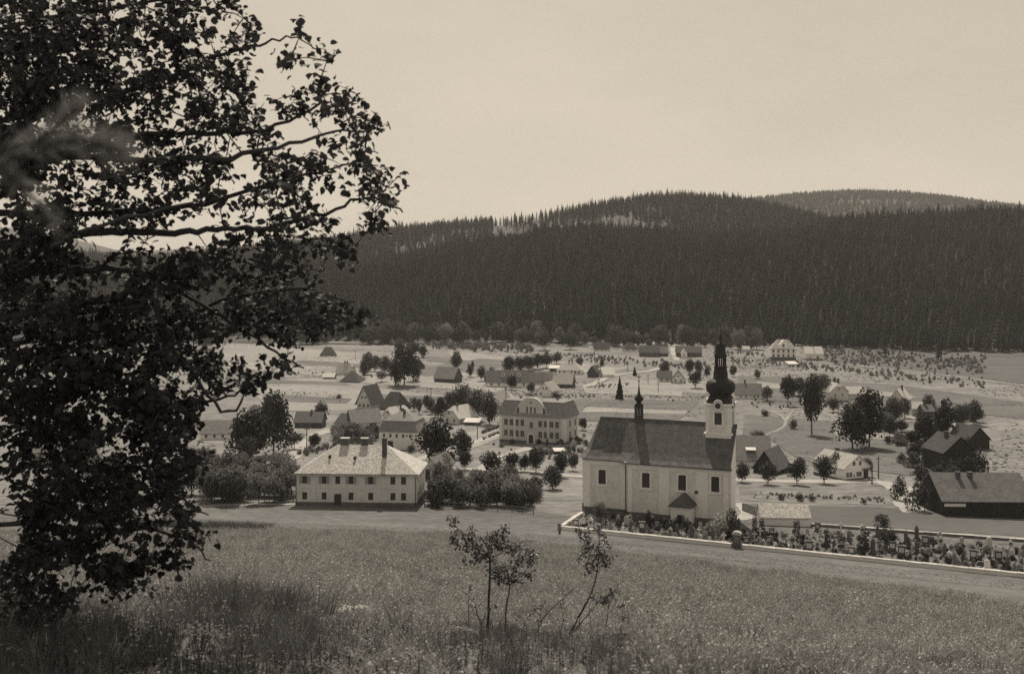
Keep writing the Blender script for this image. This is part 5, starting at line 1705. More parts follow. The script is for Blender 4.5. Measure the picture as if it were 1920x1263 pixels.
# graves: one mesh per kind, copied
def grave_meshes():
    G = {}
    p = MB(); p.box(-.5, .5, -.25, .25, -.35, .22, M['stone']); p.box(-.4, .4, -.19, .19, .22, .38, M['stone'])
    pd = MB(); pd.box(-.5, .5, -.25, .25, -.35, .25, M['stone_dark']); pd.box(-.38, .38, -.18, .18, .25, .45, M['stone_dark'])
    P, PD = p.mesh('plinth'), pd.mesh('plinth')
    b = MB(); arc = [(-.32, -.09, .38), (-.32, -.09, 1.0)] + [(-.32 * math.cos(math.pi * j / 6), -.09, 1.0 + .3 * math.sin(math.pi * j / 6)) for j in range(1, 6)] + [(.32, -.09, 1.0), (.32, -.09, .38)]
    b.prism(arc, (0, .18, 0), M['stone']); G['rounded pale headstone'] = (P, b.mesh('headstone'))
    b = MB(); b.prism([(x, -.1, z) for x, z in ((-.36, .38), (.36, .38), (.30, 1.25), (0, 1.55), (-.30, 1.25))], (0, .2, 0), M['stone']); b.box(-.2, .2, -.115, -.1, .7, 1.1, M['stone_dark']); G['pointed pale headstone'] = (P, b.mesh('headstone'))
    b = MB(); b.box(-.11, .11, -.09, .09, .38, 1.75, M['stone']); b.box(-.42, .42, -.08, .08, 1.2, 1.42, M['stone']); G['pale stone cross'] = (P, b.mesh('cross'))
    b = MB(); b.prism([(-.22, -.22, .45), (.22, -.22, .45), (.22, .22, .45), (-.22, .22, .45)], (0, 0, 1.0), M['stone_dark']); b.faces([(-.26, -.26, 1.45), (.26, -.26, 1.45), (.26, .26, 1.45), (-.26, .26, 1.45), (0, 0, 2.0)], [(0, 1, 4), (1, 2, 4), (2, 3, 4), (3, 0, 4), (3, 2, 1, 0)], M['stone_dark']); G['dark obelisk'] = (PD, b.mesh('obelisk'))
    b = MB(); b.box(-.045, .045, -.04, .04, .45, 1.9, M['iron']); b.box(-.38, .38, -.035, .035, 1.38, 1.46, M['iron'])
    for s in (-1, 1): b.box(s * .38 - .06, s * .38 + .06, -.04, .04, 1.36, 1.48, M['iron'])
    b.box(-.22, .22, -.03, .03, .85, 1.1, M['iron']); G['black iron cross'] = (PD, b.mesh('cross'))
    b = MB(); b.box(-.4, .4, -.12, .12, .45, 1.3, M['stone_dark']); b.box(-.48, .48, -.17, .17, 1.3, 1.42, M['stone_dark']); b.box(-.28, .28, -.13, -.12, .6, 1.15, M['stone']); G['dark slab headstone'] = (PD, b.mesh('headstone'))
    return G
GM = grave_meshes()
gk = list(GM)
rg = random.Random(21)
rows = [(2.0, 0, 68, 'front row by the white wall'), (5.2, 0, 68, 'second row from the white wall'), (8.6, 1, 68, 'third row from the white wall'), (12.2, 2, 68, 'fourth row from the white wall'), (16.0, 34, 68, 'fifth row from the white wall'), (20, 36, 68, 'rearmost row of graves')]
for dd, s0, s1, rowname in rows:
    items = []
    s = s0 + rg.uniform(1.5, 4)
    while s < s1:
        kind = rg.choice(gk)
        items.append((s, dd + rg.uniform(-.5, .5), kind))
        s += rg.uniform(1.7, 4.2)
    cnt = {}
    for s, d, kind in items:
        q = A0.to_2d() + wdir * s + wnor * d
        cnt[kind] = cnt.get(kind, 0) + 1
        sc = rg.uniform(.75, 1.35)
        root = empty('grave', (q.x, q.y, gz(q.x, q.y) + .1), math.atan2(wdir.y, wdir.x) + rg.uniform(-.2, .2), f'{kind}, {ORD[cnt[kind] - 1]} such from left in the {rowname}', 'grave', 'gravestones in the churchyard')
        root.scale = (sc, sc, sc)
        pm, hm = GM[kind]
        link('plinth', pm, root)
        link(hm.name.split('.')[0], hm, root, (0, 0, 0), (rg.uniform(-.04, .04), rg.uniform(-.03, .03), 0))
# thujas, flowering shrubs
TH = [(1415, 1010, 42, 14, 'tall dark thuja, left of a pair, behind the wall shrine'), (1428, 1008, 36, 13, 'shorter dark thuja, right of a pair, behind the wall shrine'), (1494, 1013, 38, 17, 'stout dark thuja before the mortuary corner'),
      (1618, 1044, 42, 22, 'broad black thuja in the middle of the right churchyard'), (1246, 1003, 20, 7, 'thin dark thuja left of the church porch path'), (1287, 1002, 24, 7, 'thin dark thuja beside the porch door'), (1292, 978, 17, 5, 'slim thuja touching the right wall of the porch'),
      (1372, 1012, 60, 24, 'dark thuja right of the tall flowering bush'), (1583, 1032, 26, 8, 'thin thuja left of the broad black one'), (1549, 1030, 16, 12, 'low dark thuja near the wall, right half'), (1455, 1022, 24, 11, 'dark thuja just right of the wall shrine'), (1738, 1024, 14, 9, 'small dark thuja far right in the churchyard')]
for px, py, h, w, lab in TH:
    tree(px, py, h, w, 'column', lab, M['crown_dark'])
for px, py, h, w, lab in [(1352, 1006, 56, 58, 'tall flowering bush at the right end of the church wall'), (1330, 1002, 30, 36, 'pale flowering bush right of the porch'), (1268, 990, 24, 26, 'dark round bush before the porch'),
                          (1200, 968, 16, 16, 'dark bush at the church wall near the roofed cross'), (1216, 996, 44, 22, 'upright dark bush below the roofed cross'), (1108, 980, 20, 30, 'pale bush at the left end of the churchyard'), (1735, 1060, 20, 24, 'loose dark bush by the wall at far right')]:
    tree(px, py, h, w, 'bush', lab, M['crown_dark'] if 'dark' in lab else M['flower'])
cs = []
for i, (s, d, lab) in enumerate(((22, 3.2, 'low pale flowering rose bush at the front graves, left half'), (46, 3.4, 'low pale flowering rose bush at the front graves, right half'))):
    q = A0.to_2d() + wdir * s + wnor * d
    o = link('rose_bush', crowns('bush', M['flower'])[i], None, (q.x, q.y, gz(q.x, q.y) + .08), (0, 0, i), (1.5, 1.5, 1.3))
    tag(o, lab, 'shrub'); cs.append(o)
q = A0.to_2d() + wdir * 55 + wnor * 3.0
o = link('box_bush', crowns('bush', M['crown_dark'])[2], None, (q.x, q.y, gz(q.x, q.y) + .08), (0, 0, 2), (1.3, 1.3, 1.2))
tag(o, 'small dark clipped bush at the front graves, right half', 'shrub'); cs.append(o)
pts, rz, scv, vi = [], [], [], []
for _ in range(850):
    s = rg.uniform(.8, 70); d = rg.uniform(.9, 14.5 if s < 38 else 21)
    if s < 4 and d > 3 + s: continue
    q = A0.to_2d() + wdir * s + wnor * d
    h = rg.choice([.3, .4, .5, .6, .8, 1.2]) * rg.uniform(.8, 1.3)
    pts.append((q.x, q.y, gz(q.x, q.y) + .08)); rz.append(rg.uniform(0, 6.28)); scv.append((h * 1.1, h * 1.1, h)); vi.append(rg.choice((0, 1, 0, 1, 0, 1, 2)))
scatter('grave_planting', pts, rz, scv, vi, cs)

def roofed_cross():
    p = hit(1211, 968)
    root = empty('roofed_cross', p, -R(22), 'wooden crucifix under a little pointed roof before the church wall', 'cross')
    b = MB(); b.box(-.13, .13, -.1, .1, -.4, 3.0, M['timber']); b.box(-.6, .6, -.08, .08, 2.1, 2.3, M['timber']); b.build('cross_post', root)
    b = MB()
    b.prism([(-.95, -.4, 2.7), (-.85, -.4, 2.6), (0, -.4, 3.25), (.85, -.4, 2.6), (.95, -.4, 2.7), (0, -.4, 3.45)], (0, .8, 0), M['slate']); b.build('little_roof', root)
    b = MB(); b.tube([(0, -.14, 1.3), (0, -.16, 1.9), (0, -.18, 2.3)], [.06, .1, .08], M['stone'], 6); b.tube([(-.45, -.15, 2.25), (0, -.17, 2.1), (.45, -.15, 2.25)], .05, M['stone'], 5); b.build('carved_figure', root)
roofed_cross()

# ------------------------------------------------------------------ poles and fences
POLES = [(575, 842, 42, 'pole beside the lane left of the long house'), (1115, 680, 34, 'pole in the valley below the leftmost forest cottage'), (1177, 694, 18, 'pole in the field left of the tiny spruce'), (1215, 719, 18, 'pole in the pale strip field, left of two'),
         (1234, 735, 18, 'pole in the pale strip field, right of two'), (1123, 729, 20, 'pole before the white-roofed sheds'), (1386, 690, 22, 'pole right of the tower lantern'), (1502, 697, 26, 'pole before the tall far villa'), (1622, 700, 24, 'pole on the valley road, second from right'),
         (1743, 720, 30, 'pole on the valley road, rightmost'), (418, 650, 32, 'pole in the far left meadow'), (667, 674, 17, 'pole right of the far hipped cottage'), (1647, 897, 42, 'taller pole right of the white roadside house'), (1635, 908, 38, 'pole at the right corner of the white roadside house'),
         (1023, 664, 12, 'short pole below the oval wood-edge tree'), (895, 822, 30, 'lamp-like pole on the garden lane'), (808, 760, 34, 'pole among the garden trees')]
for px, py, h, lab in POLES:
    P = hit(px, py); s = P.y / F; H = h * s
    root = empty('telegraph_pole', P, rg.uniform(-.3, .3), lab, 'pole')
    b = MB(); b.tube([(0, 0, -.5), (rg.uniform(-.06, .06), 0, H)], [.17, .12], M['timber'], 7); b.build('pole', root)
    b = MB(); b.box(-.7, .7, -.06, .06, H - .7, H - .55, M['timber']); b.build('crossarm', root)
    b = MB()
    for x in (-.6, -.25, .25, .6): b.tube([(x, 0, H - .55), (x, 0, H - .36)], [.05, .035], M['stone'], 5)
    b.build('insulators', root)
def fence(label, line, h=1.0, post=2.2, rails=(.45, .85), m=None, name='fence'):
    m = m or M['fence']
    P = [hit(*p) for p in line]
    root = empty(name, P[0], 0, label, 'fence')
    pm = MB(); pm.box(-.07, .07, -.07, .07, -.4, h, m); pm = pm.mesh('post')
    for a, c in zip(P[:-1], P[1:]):
        L = (c - a).to_2d().length
        n = max(1, round(L / post))
        pts = []
        for i in range(n + 1):
            q = a.lerp(c, i / n); pts.append(Vector((q.x, q.y, gz(q.x, q.y))) - P[0])
        for q in pts[:-1] if c is not P[-1] else pts:
            link('post', pm, root, q, (0, 0, 0), (1, 1, rg.uniform(.92, 1.1)))
        for k, z in enumerate(rails):
            for u, v in zip(pts[:-1], pts[1:]):
                d = v - u
                b = MB()
                lx = d.length
                b.box(0, lx, -.035, .035, -.06, .06, m)
                o = b.build('rail', root, loc=u + Vector((0, -.09, z * h)))
                o.rotation_euler = (0, -math.atan2(d.z, d.to_2d().length), math.atan2(d.y, d.x))
fence('dark rail fence along the orchard left of the long house', [(380, 941), (470, 940), (550, 940)], 1.3, 2.4, (.4, .85))
fence('rail fence along the thick garden between long house and church', [(796, 950), (880, 955), (960, 960), (1000, 964)], 1.3, 2.6, (.4, .85))
fence('pale rail fence in the meadow behind the curved-gable building', [(985, 741), (1050, 739), (1120, 742)], 1.1, 5, (.5, .9), M['fence_pale'])
fence('fence running from farmhouse to black-gabled barn', [(864, 716), (895, 708), (906, 706)], 1.1, 4, (.5, .9))
fence('long fence below the farmhouse', [(905, 727), (990, 731), (1040, 735)], 1.1, 5, (.5, .9))
fence('garden fence left of the tower in the upper meadow', [(1280, 741), (1330, 745)], 1.6, 2.5, (.2, .4, .6, .8, .98), M['timber'])
fence('thin fence across the meadow beyond the far cottages', [(530, 712), (600, 708), (640, 707)], 1.0, 6, (.5, .9))
fence('fence line on the upper meadow at left', [(400, 630), (450, 632), (540, 636)], 1.0, 7, (.5, .9))
fence('fence before the low houses right of the tower', [(1428, 753), (1500, 758)], 1.1, 4, (.5, .9))

# ------------------------------------------------------------------ foreground: crop, grasses, saplings, stones
def blade_tuft(name, seed, n, h, w, m, lean=.35, broad=False):
    random.seed(seed)
    mb = MB()
    for i in range(n):
        t = random.random() * 6.28
        r = random.random() ** .5 * (.12 if not broad else .10)
        x, y = r * math.cos(t), r * math.sin(t)
        hh = h * random.uniform(.5, 1.1)
        lx, ly = lean * hh * math.cos(t + random.uniform(-1, 1)), lean * hh * math.sin(t + random.uniform(-1, 1))
        f = random.random() * 6.28
        wx, wy = w * math.cos(f), w * math.sin(f)
        if broad:
            zb = hh * random.uniform(.15, .9)
            L = h * random.uniform(.12, .27)
            d = Vector((math.cos(t), math.sin(t), random.uniform(-.3, .7))).normalized()
            q = d.cross(Vector((0, 0, 1))).normalized() * L * random.uniform(.26, .42)
            p = Vector((x * .15, y * .15, zb))
            mb.poly([p, p + d * L * .5 + q, p + d * L + Vector((0, 0, -.1 * L)), p + d * L * .5 - q], m)
        else:
            mb.poly([(x - wx, y - wy, 0), (x + wx, y + wy, 0), (x + wx * .7 + lx * .4, y + wy * .7 + ly * .4, hh * .6), (x - wx * .7 + lx * .4, y - wy * .7 + ly * .4, hh * .6)], m)
            mb.poly([(x - wx * .7 + lx * .4, y - wy * .7 + ly * .4, hh * .6), (x + wx * .7 + lx * .4, y + wy * .7 + ly * .4, hh * .6), (x + lx, y + ly, hh)], m)
    if broad:
        mb.tube([(0, 0, -.03), (0, 0, h * .5), (0, 0, h * .95)], [.016, .014, .008], m, 4)
    return mb.mesh(name)
def meadow_plant(name, seed):
    random.seed(seed)
    mb = MB()
    for i in range(30):
        t = random.random() * 6.28
        r = .10 * random.random()
        x, y = r * math.cos(t), r * math.sin(t)
        hh = .46 * random.uniform(.45, 1.1)
        lx, ly = .5 * hh * math.cos(t + random.uniform(-1, 1)), .5 * hh * math.sin(t + random.uniform(-1, 1))
        f = random.random() * 6.28
        w = random.uniform(.005, .011)
        wx, wy = w * math.cos(f), w * math.sin(f)
        m = (.45 * lx + x, .45 * ly + y, hh * .62)
        e = Vector((x + lx, y + ly, hh * .96))
        mb.poly([(x - wx, y - wy, -.02), (x + wx, y + wy, -.02), (m[0] + wx, m[1] + wy, m[2]), (m[0] - wx, m[1] - wy, m[2])], M['crop'])
        mb.poly([(m[0] - wx, m[1] - wy, m[2]), (m[0] + wx, m[1] + wy, m[2]), tuple(e)], M['crop'])
        if i % 3 == 0:
            d = rand_dir() * random.uniform(.016, .034); q = rand_dir().cross(d.normalized()) * d.length * .8
            mb.poly([e - d, e - q, e + d, e + q], M['hayflower'])
        elif i % 3 == 1:
            p = Vector((x * .3, y * .3, hh * random.uniform(.2, .7)))
            d = Vector((math.cos(t), math.sin(t), random.uniform(-.1, .6))) * random.uniform(.05, .11)
            q = d.cross(Vector((0, 0, 1))).normalized() * d.length * .3
            mb.poly([p, p + d * .5 + q, p + d, p + d * .5 - q], M['crop'])
    return mb.mesh(name)
def place(name, me, px, py, label, cat, s=1.0):
    o = link(name, me, None, hit(px, py), (0, 0, random.random() * 6), (s, s, s))
    return tag(o, label, cat)
cropm = [meadow_plant('meadow_plant', 300 + i) for i in range(3)]
csrc = [place('meadow_plant', cropm[0], 700, 1150, 'flowering meadow plant at the near field edge right of the stone heap', 'plant'),
        place('meadow_plant', cropm[1], 1480, 1165, 'flowering meadow plant at the near field edge, right part', 'plant'),
        place('meadow_plant', cropm[2], 1250, 1150, 'flowering meadow plant right of the leaning sapling', 'plant')]
grm = [blade_tuft('grass_tuft', 320 + i, 26, .55, .006, M['grass'], .4) for i in range(3)]
gsrc = [place('grass_tuft', grm[0], 450, 1180, 'tuft of tall grass beside the bleached log', 'grass'),
        place('grass_tuft', grm[1], 760, 1200, 'tuft of tall grass left of the sapling stem', 'grass'),
        place('grass_tuft', grm[2], 1380, 1215, 'tuft of tall grass at the right near edge', 'grass')]
wem = [blade_tuft('weed', 340 + i, 34, .40, .03, M['weed'], broad=True) for i in range(2)]
wsrc = [place('weed', wem[0], 560, 1165, 'broad-leaved weed behind the flat pale stone', 'plant'), place('weed', wem[1], 1010, 1200, 'broad-leaved weed between the two saplings', 'plant')]

CLEAR = [(660, 1163, 1.1), (492, 1176, .45), (868, 1192, .8), (546, 1182, .35), (714, 1158, .6), (480, 1205, .35), (310, 1162, .45), (760, 1178, .5), (914, 1200, .7), (947, 1202, .6), (1062, 1204, .8), (1003, 1204, .5), (1134, 1204, .6), (899, 1200, .5), (1085, 1190, .5)]
def bare(X, Y):
    """trodden bare spots round the stones and the log"""
    k = np.zeros(len(X), bool)
    for px, py, r in CLEAR:
        p = hit(px, py)
        k |= ((X - p.x) / r) ** 2 + ((Y - p.y + .5) / (r * 1.5)) ** 2 < 1
    return k
def field_plants():
    yb = lambda px: np.interp(px, [-900, -300, 300, 620, 840, 960, 1060, 1200, 1500, 1840, 2060, 2600], [1004, 1004, 1001, 998, 1005, 1017, 1031, 1047, 1083, 1129, 1162, 1240])
    out = []
    for Ya, Yb_, dens in ((6, 13, 22), (13, 30, 18), (30, 60, 11), (60, 135, 6)):
        n = int(.55 * (Yb_ ** 2 - Ya ** 2) * dens)
        Y = np.sqrt(rng.uniform(Ya ** 2, Yb_ ** 2, n))
        a = rng.uniform(-.56, .56, n)
        out.append(np.stack([a * Y, Y], 1))
    P = np.concatenate(out)
    z = ground(P[:, 0], P[:, 1])
    px = 960 + P[:, 0] / P[:, 1] * F
    py = HY + (ZC - z) / P[:, 1] * F
    k = (py > yb(px) + 1) & ((P[:, 1] > 16 + 3 * np.sin(P[:, 0] * .8)) | (px > 640) | (rng.random(len(P)) < .3))
    k &= ~(bare(P[:, 0], P[:, 1]) & (rng.random(len(P)) > .22))
    P, z = P[k], z[k]
    s = rng.uniform(.65, 1.3, len(P)) * np.clip(.30 + P[:, 1] / 55, .40, 1.15) * np.where((np.abs(P[:, 0] / P[:, 1] - .03) < .09) & (P[:, 1] < 19.5), .5, 1) * (1 + .22 * np.sin(P[:, 0] / 1.9 + P[:, 1] / 4) * np.sin(P[:, 1] / 2.7 - P[:, 0] / 5)) * (1 + .12 * np.sin(P[:, 0] / 3.1) * np.sin(P[:, 1] / 4.7))
    scatter('tall_meadow', np.column_stack([P, z - .03]), rng.uniform(0, 6.28, len(P)), np.column_stack([s * 1.5, s * 1.5, s]), rng.integers(0, 3, len(P)), csrc)
    # tall grass and weeds near the camera
    def near(name, n, Ya, Yb_, amin, amax, src, s0, s1, dens=None):
        Y = np.sqrt(rng.uniform(Ya ** 2, Yb_ ** 2, n))
        a = rng.uniform(amin, amax, n)
        X = a * Y
        k = np.ones(n, bool) if dens is None else rng.random(n) < dens(X, Y)
        k &= ~(bare(X, Y) & (rng.random(n) > .5))
        X, Y = X[k], Y[k]
        s = rng.uniform(s0, s1, len(X))
        scatter(name, np.column_stack([X, Y, ground(X, Y) - .02]), rng.uniform(0, 6.28, len(X)), np.column_stack([s, s, s]), rng.integers(0, len(src), len(X)), src)
    clump = lambda X, Y: .35 + .65 * (np.sin(X * 1.7 + 1) * np.sin(Y * 1.1) > 0)
    near('near_grass', 7500, 5, 19, -.6, .6, gsrc, .28, .66, lambda X, Y: clump(X, Y) * np.where(X / Y < -.16, 1, .35))
    near('near_weeds', 9000, 5, 18, -.6, .6, wsrc, .22, .55, lambda X, Y: (1.2 - clump(X, Y)) * np.where(X / Y < -.05, 1, .35))
    near('tall_dark_grass', 330, 15, 21, -.32, -.18, gsrc, .6, 1.35, lambda X, Y: np.exp(-((X / Y + .25) / .05) ** 2) + .12)
    near('strip_grass', 1500, 116, 131, -.40, -.225, gsrc, .9, 2.0, lambda X, Y: .3 + .7 * (np.sin(X * .9) > -.3))
field_plants()

def turf():
    def add(name, P, h0, h1, wide, src, nv):
        z = ground(P[:, 0], P[:, 1])
        h = rng.uniform(h0, h1, len(P))
        w = h * rng.uniform(wide * .6, wide * 1.4, len(P))
        scatter(name, np.column_stack([P, z]), rng.uniform(0, 6.28, len(P)), np.column_stack([w, w, h]), rng.integers(0, nv, len(P)), src)
    # short grass on the slope between the crop and the churchyard
    n = 26000
    Y = np.sqrt(rng.uniform(105 ** 2, 215 ** 2, n)); X = rng.uniform(-.5, .52, n) * Y
    u = Y + .29 * X + .14 * (np.sqrt(X * X + 36) - 6)
    nse = np.sin(X / 9 + Y / 5) * np.sin(Y / 3.3 - X / 14) + .6 * np.sin(X / 3.1) * np.sin(Y / 2.2)
    k = (u < 172) & (u > 100) & (nse > rng.uniform(-2.2, .8, n))
    add('slope_grass', np.stack([X, Y], 1)[k], .12, .34, 2.2, gsrc, 3)
    # tussocks and weeds over the valley meadows
    n = 30000
    Y = np.sqrt(rng.uniform(235 ** 2, 775 ** 2, n)); X = rng.uniform(-.36, .50, n) * Y
    nse = np.sin(X / 41 + 1) * np.sin(Y / 57) + .7 * np.sin(X / 17 + Y / 29) * np.sin(Y / 13 - X / 33) + .25 * (X / Y > .19)
    k = nse > rng.uniform(.15, 1.0, n)
    add('meadow_tussocks', np.stack([X, Y], 1)[k], .10, .36, 5.0, sb, 2)
turf()

LEAF = None
def leaf_mesh(name, m, L=.085, W=.036, seed=0):
    """a pointed leaf folded along its rib, ribbed outline, drooping tip"""
    r = random.Random(seed)
    v = [(0, 0, 0), (.16 * L, W * .75, .10 * W), (.42 * L, W * 1.05, .16 * W), (.72 * L, W * .62, .05 * W), (L, 0, -.22 * L),
         (.72 * L, -W * .62, .05 * W), (.42 * L, -W * 1.05, .16 * W), (.16 * L, -W * .75, .10 * W), (.45 * L, 0, -.10 * W)]
    v = [(x * r.uniform(.92, 1.08), y * r.uniform(.88, 1.12), z) for x, y, z in v]
    mb = MB()
    mb.faces(v, [(0, 8, 1), (1, 8, 2), (2, 8, 3), (3, 8, 4), (4, 8, 5), (5, 8, 6), (6, 8, 7), (7, 8, 0)], m)
    return mb.mesh(name)

class Grower:
    """twigs grown from limbs towards target points; leaves in sprays at their ends"""
    def __init__(s, seed):
        s.r = random.Random(seed)
        s.nodes, s.limbs, s.twigs, s.leaves = [], [], [], []
    def limb(s, pts, r0, r1, wig=.03):
        pts = [Vector(p) for p in pts]
        out = []
        for i in range(len(pts) - 1):
            p0, p1, p2, p3 = pts[max(i - 1, 0)], pts[i], pts[i + 1], pts[min(i + 2, len(pts) - 1)]
            for k in range(5):
                t = k / 5
                q = .5 * ((2 * p1) + (p2 - p0) * t + (2 * p0 - 5 * p1 + 4 * p2 - p3) * t * t + (3 * p1 - p0 - 3 * p2 + p3) * t ** 3)
                out.append(q + Vector((s.r.uniform(-wig, wig), s.r.uniform(-wig, wig), s.r.uniform(-wig, wig))) * (1 if i + k else 0))
        out.append(pts[-1])
        n = len(out)
        s.limbs.append((out, [r0 + (r1 - r0) * (i / (n - 1)) ** .8 for i in range(n)]))
        s.nodes += out[2:]
    def grow(s, targets, nleaf, size, droop=.3, maxlen=9):
        targets = [(min((t - q).length for q in s.nodes[::3]), t) for t in targets]
        targets.sort(key=lambda x: x[0])
        for _, t in targets:
            N = np.array([tuple(q) for q in s.nodes])
            d2 = ((N - np.array(t)) ** 2).sum(1)
            b = s.nodes[int(d2.argmin())]
            L = (t - b).length
            if L < 1e-3 or L > maxlen:
                continue
            mid = b.lerp(t, .5) + Vector((s.r.uniform(-.12, .12), s.r.uniform(-.12, .12), s.r.uniform(.0, .16))) * L
            pts = [b, b.lerp(mid, .55), mid, mid.lerp(t, .55) + Vector((0, 0, .02 * L)), t]
            s.twigs.append((pts, [max(.004, .006 + .005 * L), .006, .005, .0035, .002]))
            s.nodes += pts[2:]
            dirv = (t - mid).normalized()
            for i in range(nleaf):
                f = s.r.random() ** .6
                p = mid.lerp(t, f) if s.r.random() < .8 else b.lerp(mid, s.r.random())
                p = p + Vector((s.r.gauss(0, .05), s.r.gauss(0, .05), s.r.gauss(0, .045))) * (size / .085) * 1.2
                yaw = math.atan2(dirv.y, dirv.x) + s.r.gauss(0, 1.2)
                s.leaves.append((p, (s.r.gauss(0, .7), droop + s.r.gauss(0, .55), yaw), size * s.r.uniform(.65, 1.25) / .085))
    def build(s, root, leaf_mat, nobj=300, keyY=None, bark=None, branch_name='branch'):
        bark = bark or M['bark']
        for pts, rr in s.limbs[1:]:
            b = MB(); b.tube(pts, rr, bark, 7); b.build(branch_name, root, smooth=True)
        b = MB()
        for pts, rr in s.twigs:
            b.tube(pts, rr, bark, 4, cap=False)
        o = b.build('twigs', root); o['kind'] = 'stuff'
        b = MB(); b.tube(*s.limbs[0], bark, 10); b.build('trunk', root, smooth=True)
        L = [leaf_mesh('leaf', leaf_mat, seed=i) for i in range(3)]
        base = root.matrix_world.translation if False else root.location
        LV = sorted(s.leaves, key=lambda l: -l[2] / (l[0] + base - cam.location).length)
        for i, (p, e, k) in enumerate(LV[:nobj]):
            link('leaf', L[i % 3], root, p, e, (k, k, k))
        rest = LV[nobj:]
        if rest:
            V = [np.array([tuple(v.co) for v in m.vertices]) for m in L]
            Fs = [[tuple(p.vertices) for p in m.polygons] for m in L]
            vs, fs, off = [], [], 0
            from mathutils import Euler
            for i, (p, e, k) in enumerate(rest):
                m3 = np.array(Euler(e).to_matrix()) * k
                v = V[i % 3] @ m3.T + np.array(p)
                vs.append(v)
                fs += [(a + off, b_ + off, c + off) for a, b_, c in Fs[i % 3]]
                off += len(v)
            me = bpy.data.meshes.new('leaves')
            me.from_pydata(np.concatenate(vs).tolist(), [], fs)
            me.materials.append(leaf_mat)
            o = bpy.data.objects.new('leaves', me)
            COL.objects.link(o); o.parent = root; o['kind'] = 'stuff'

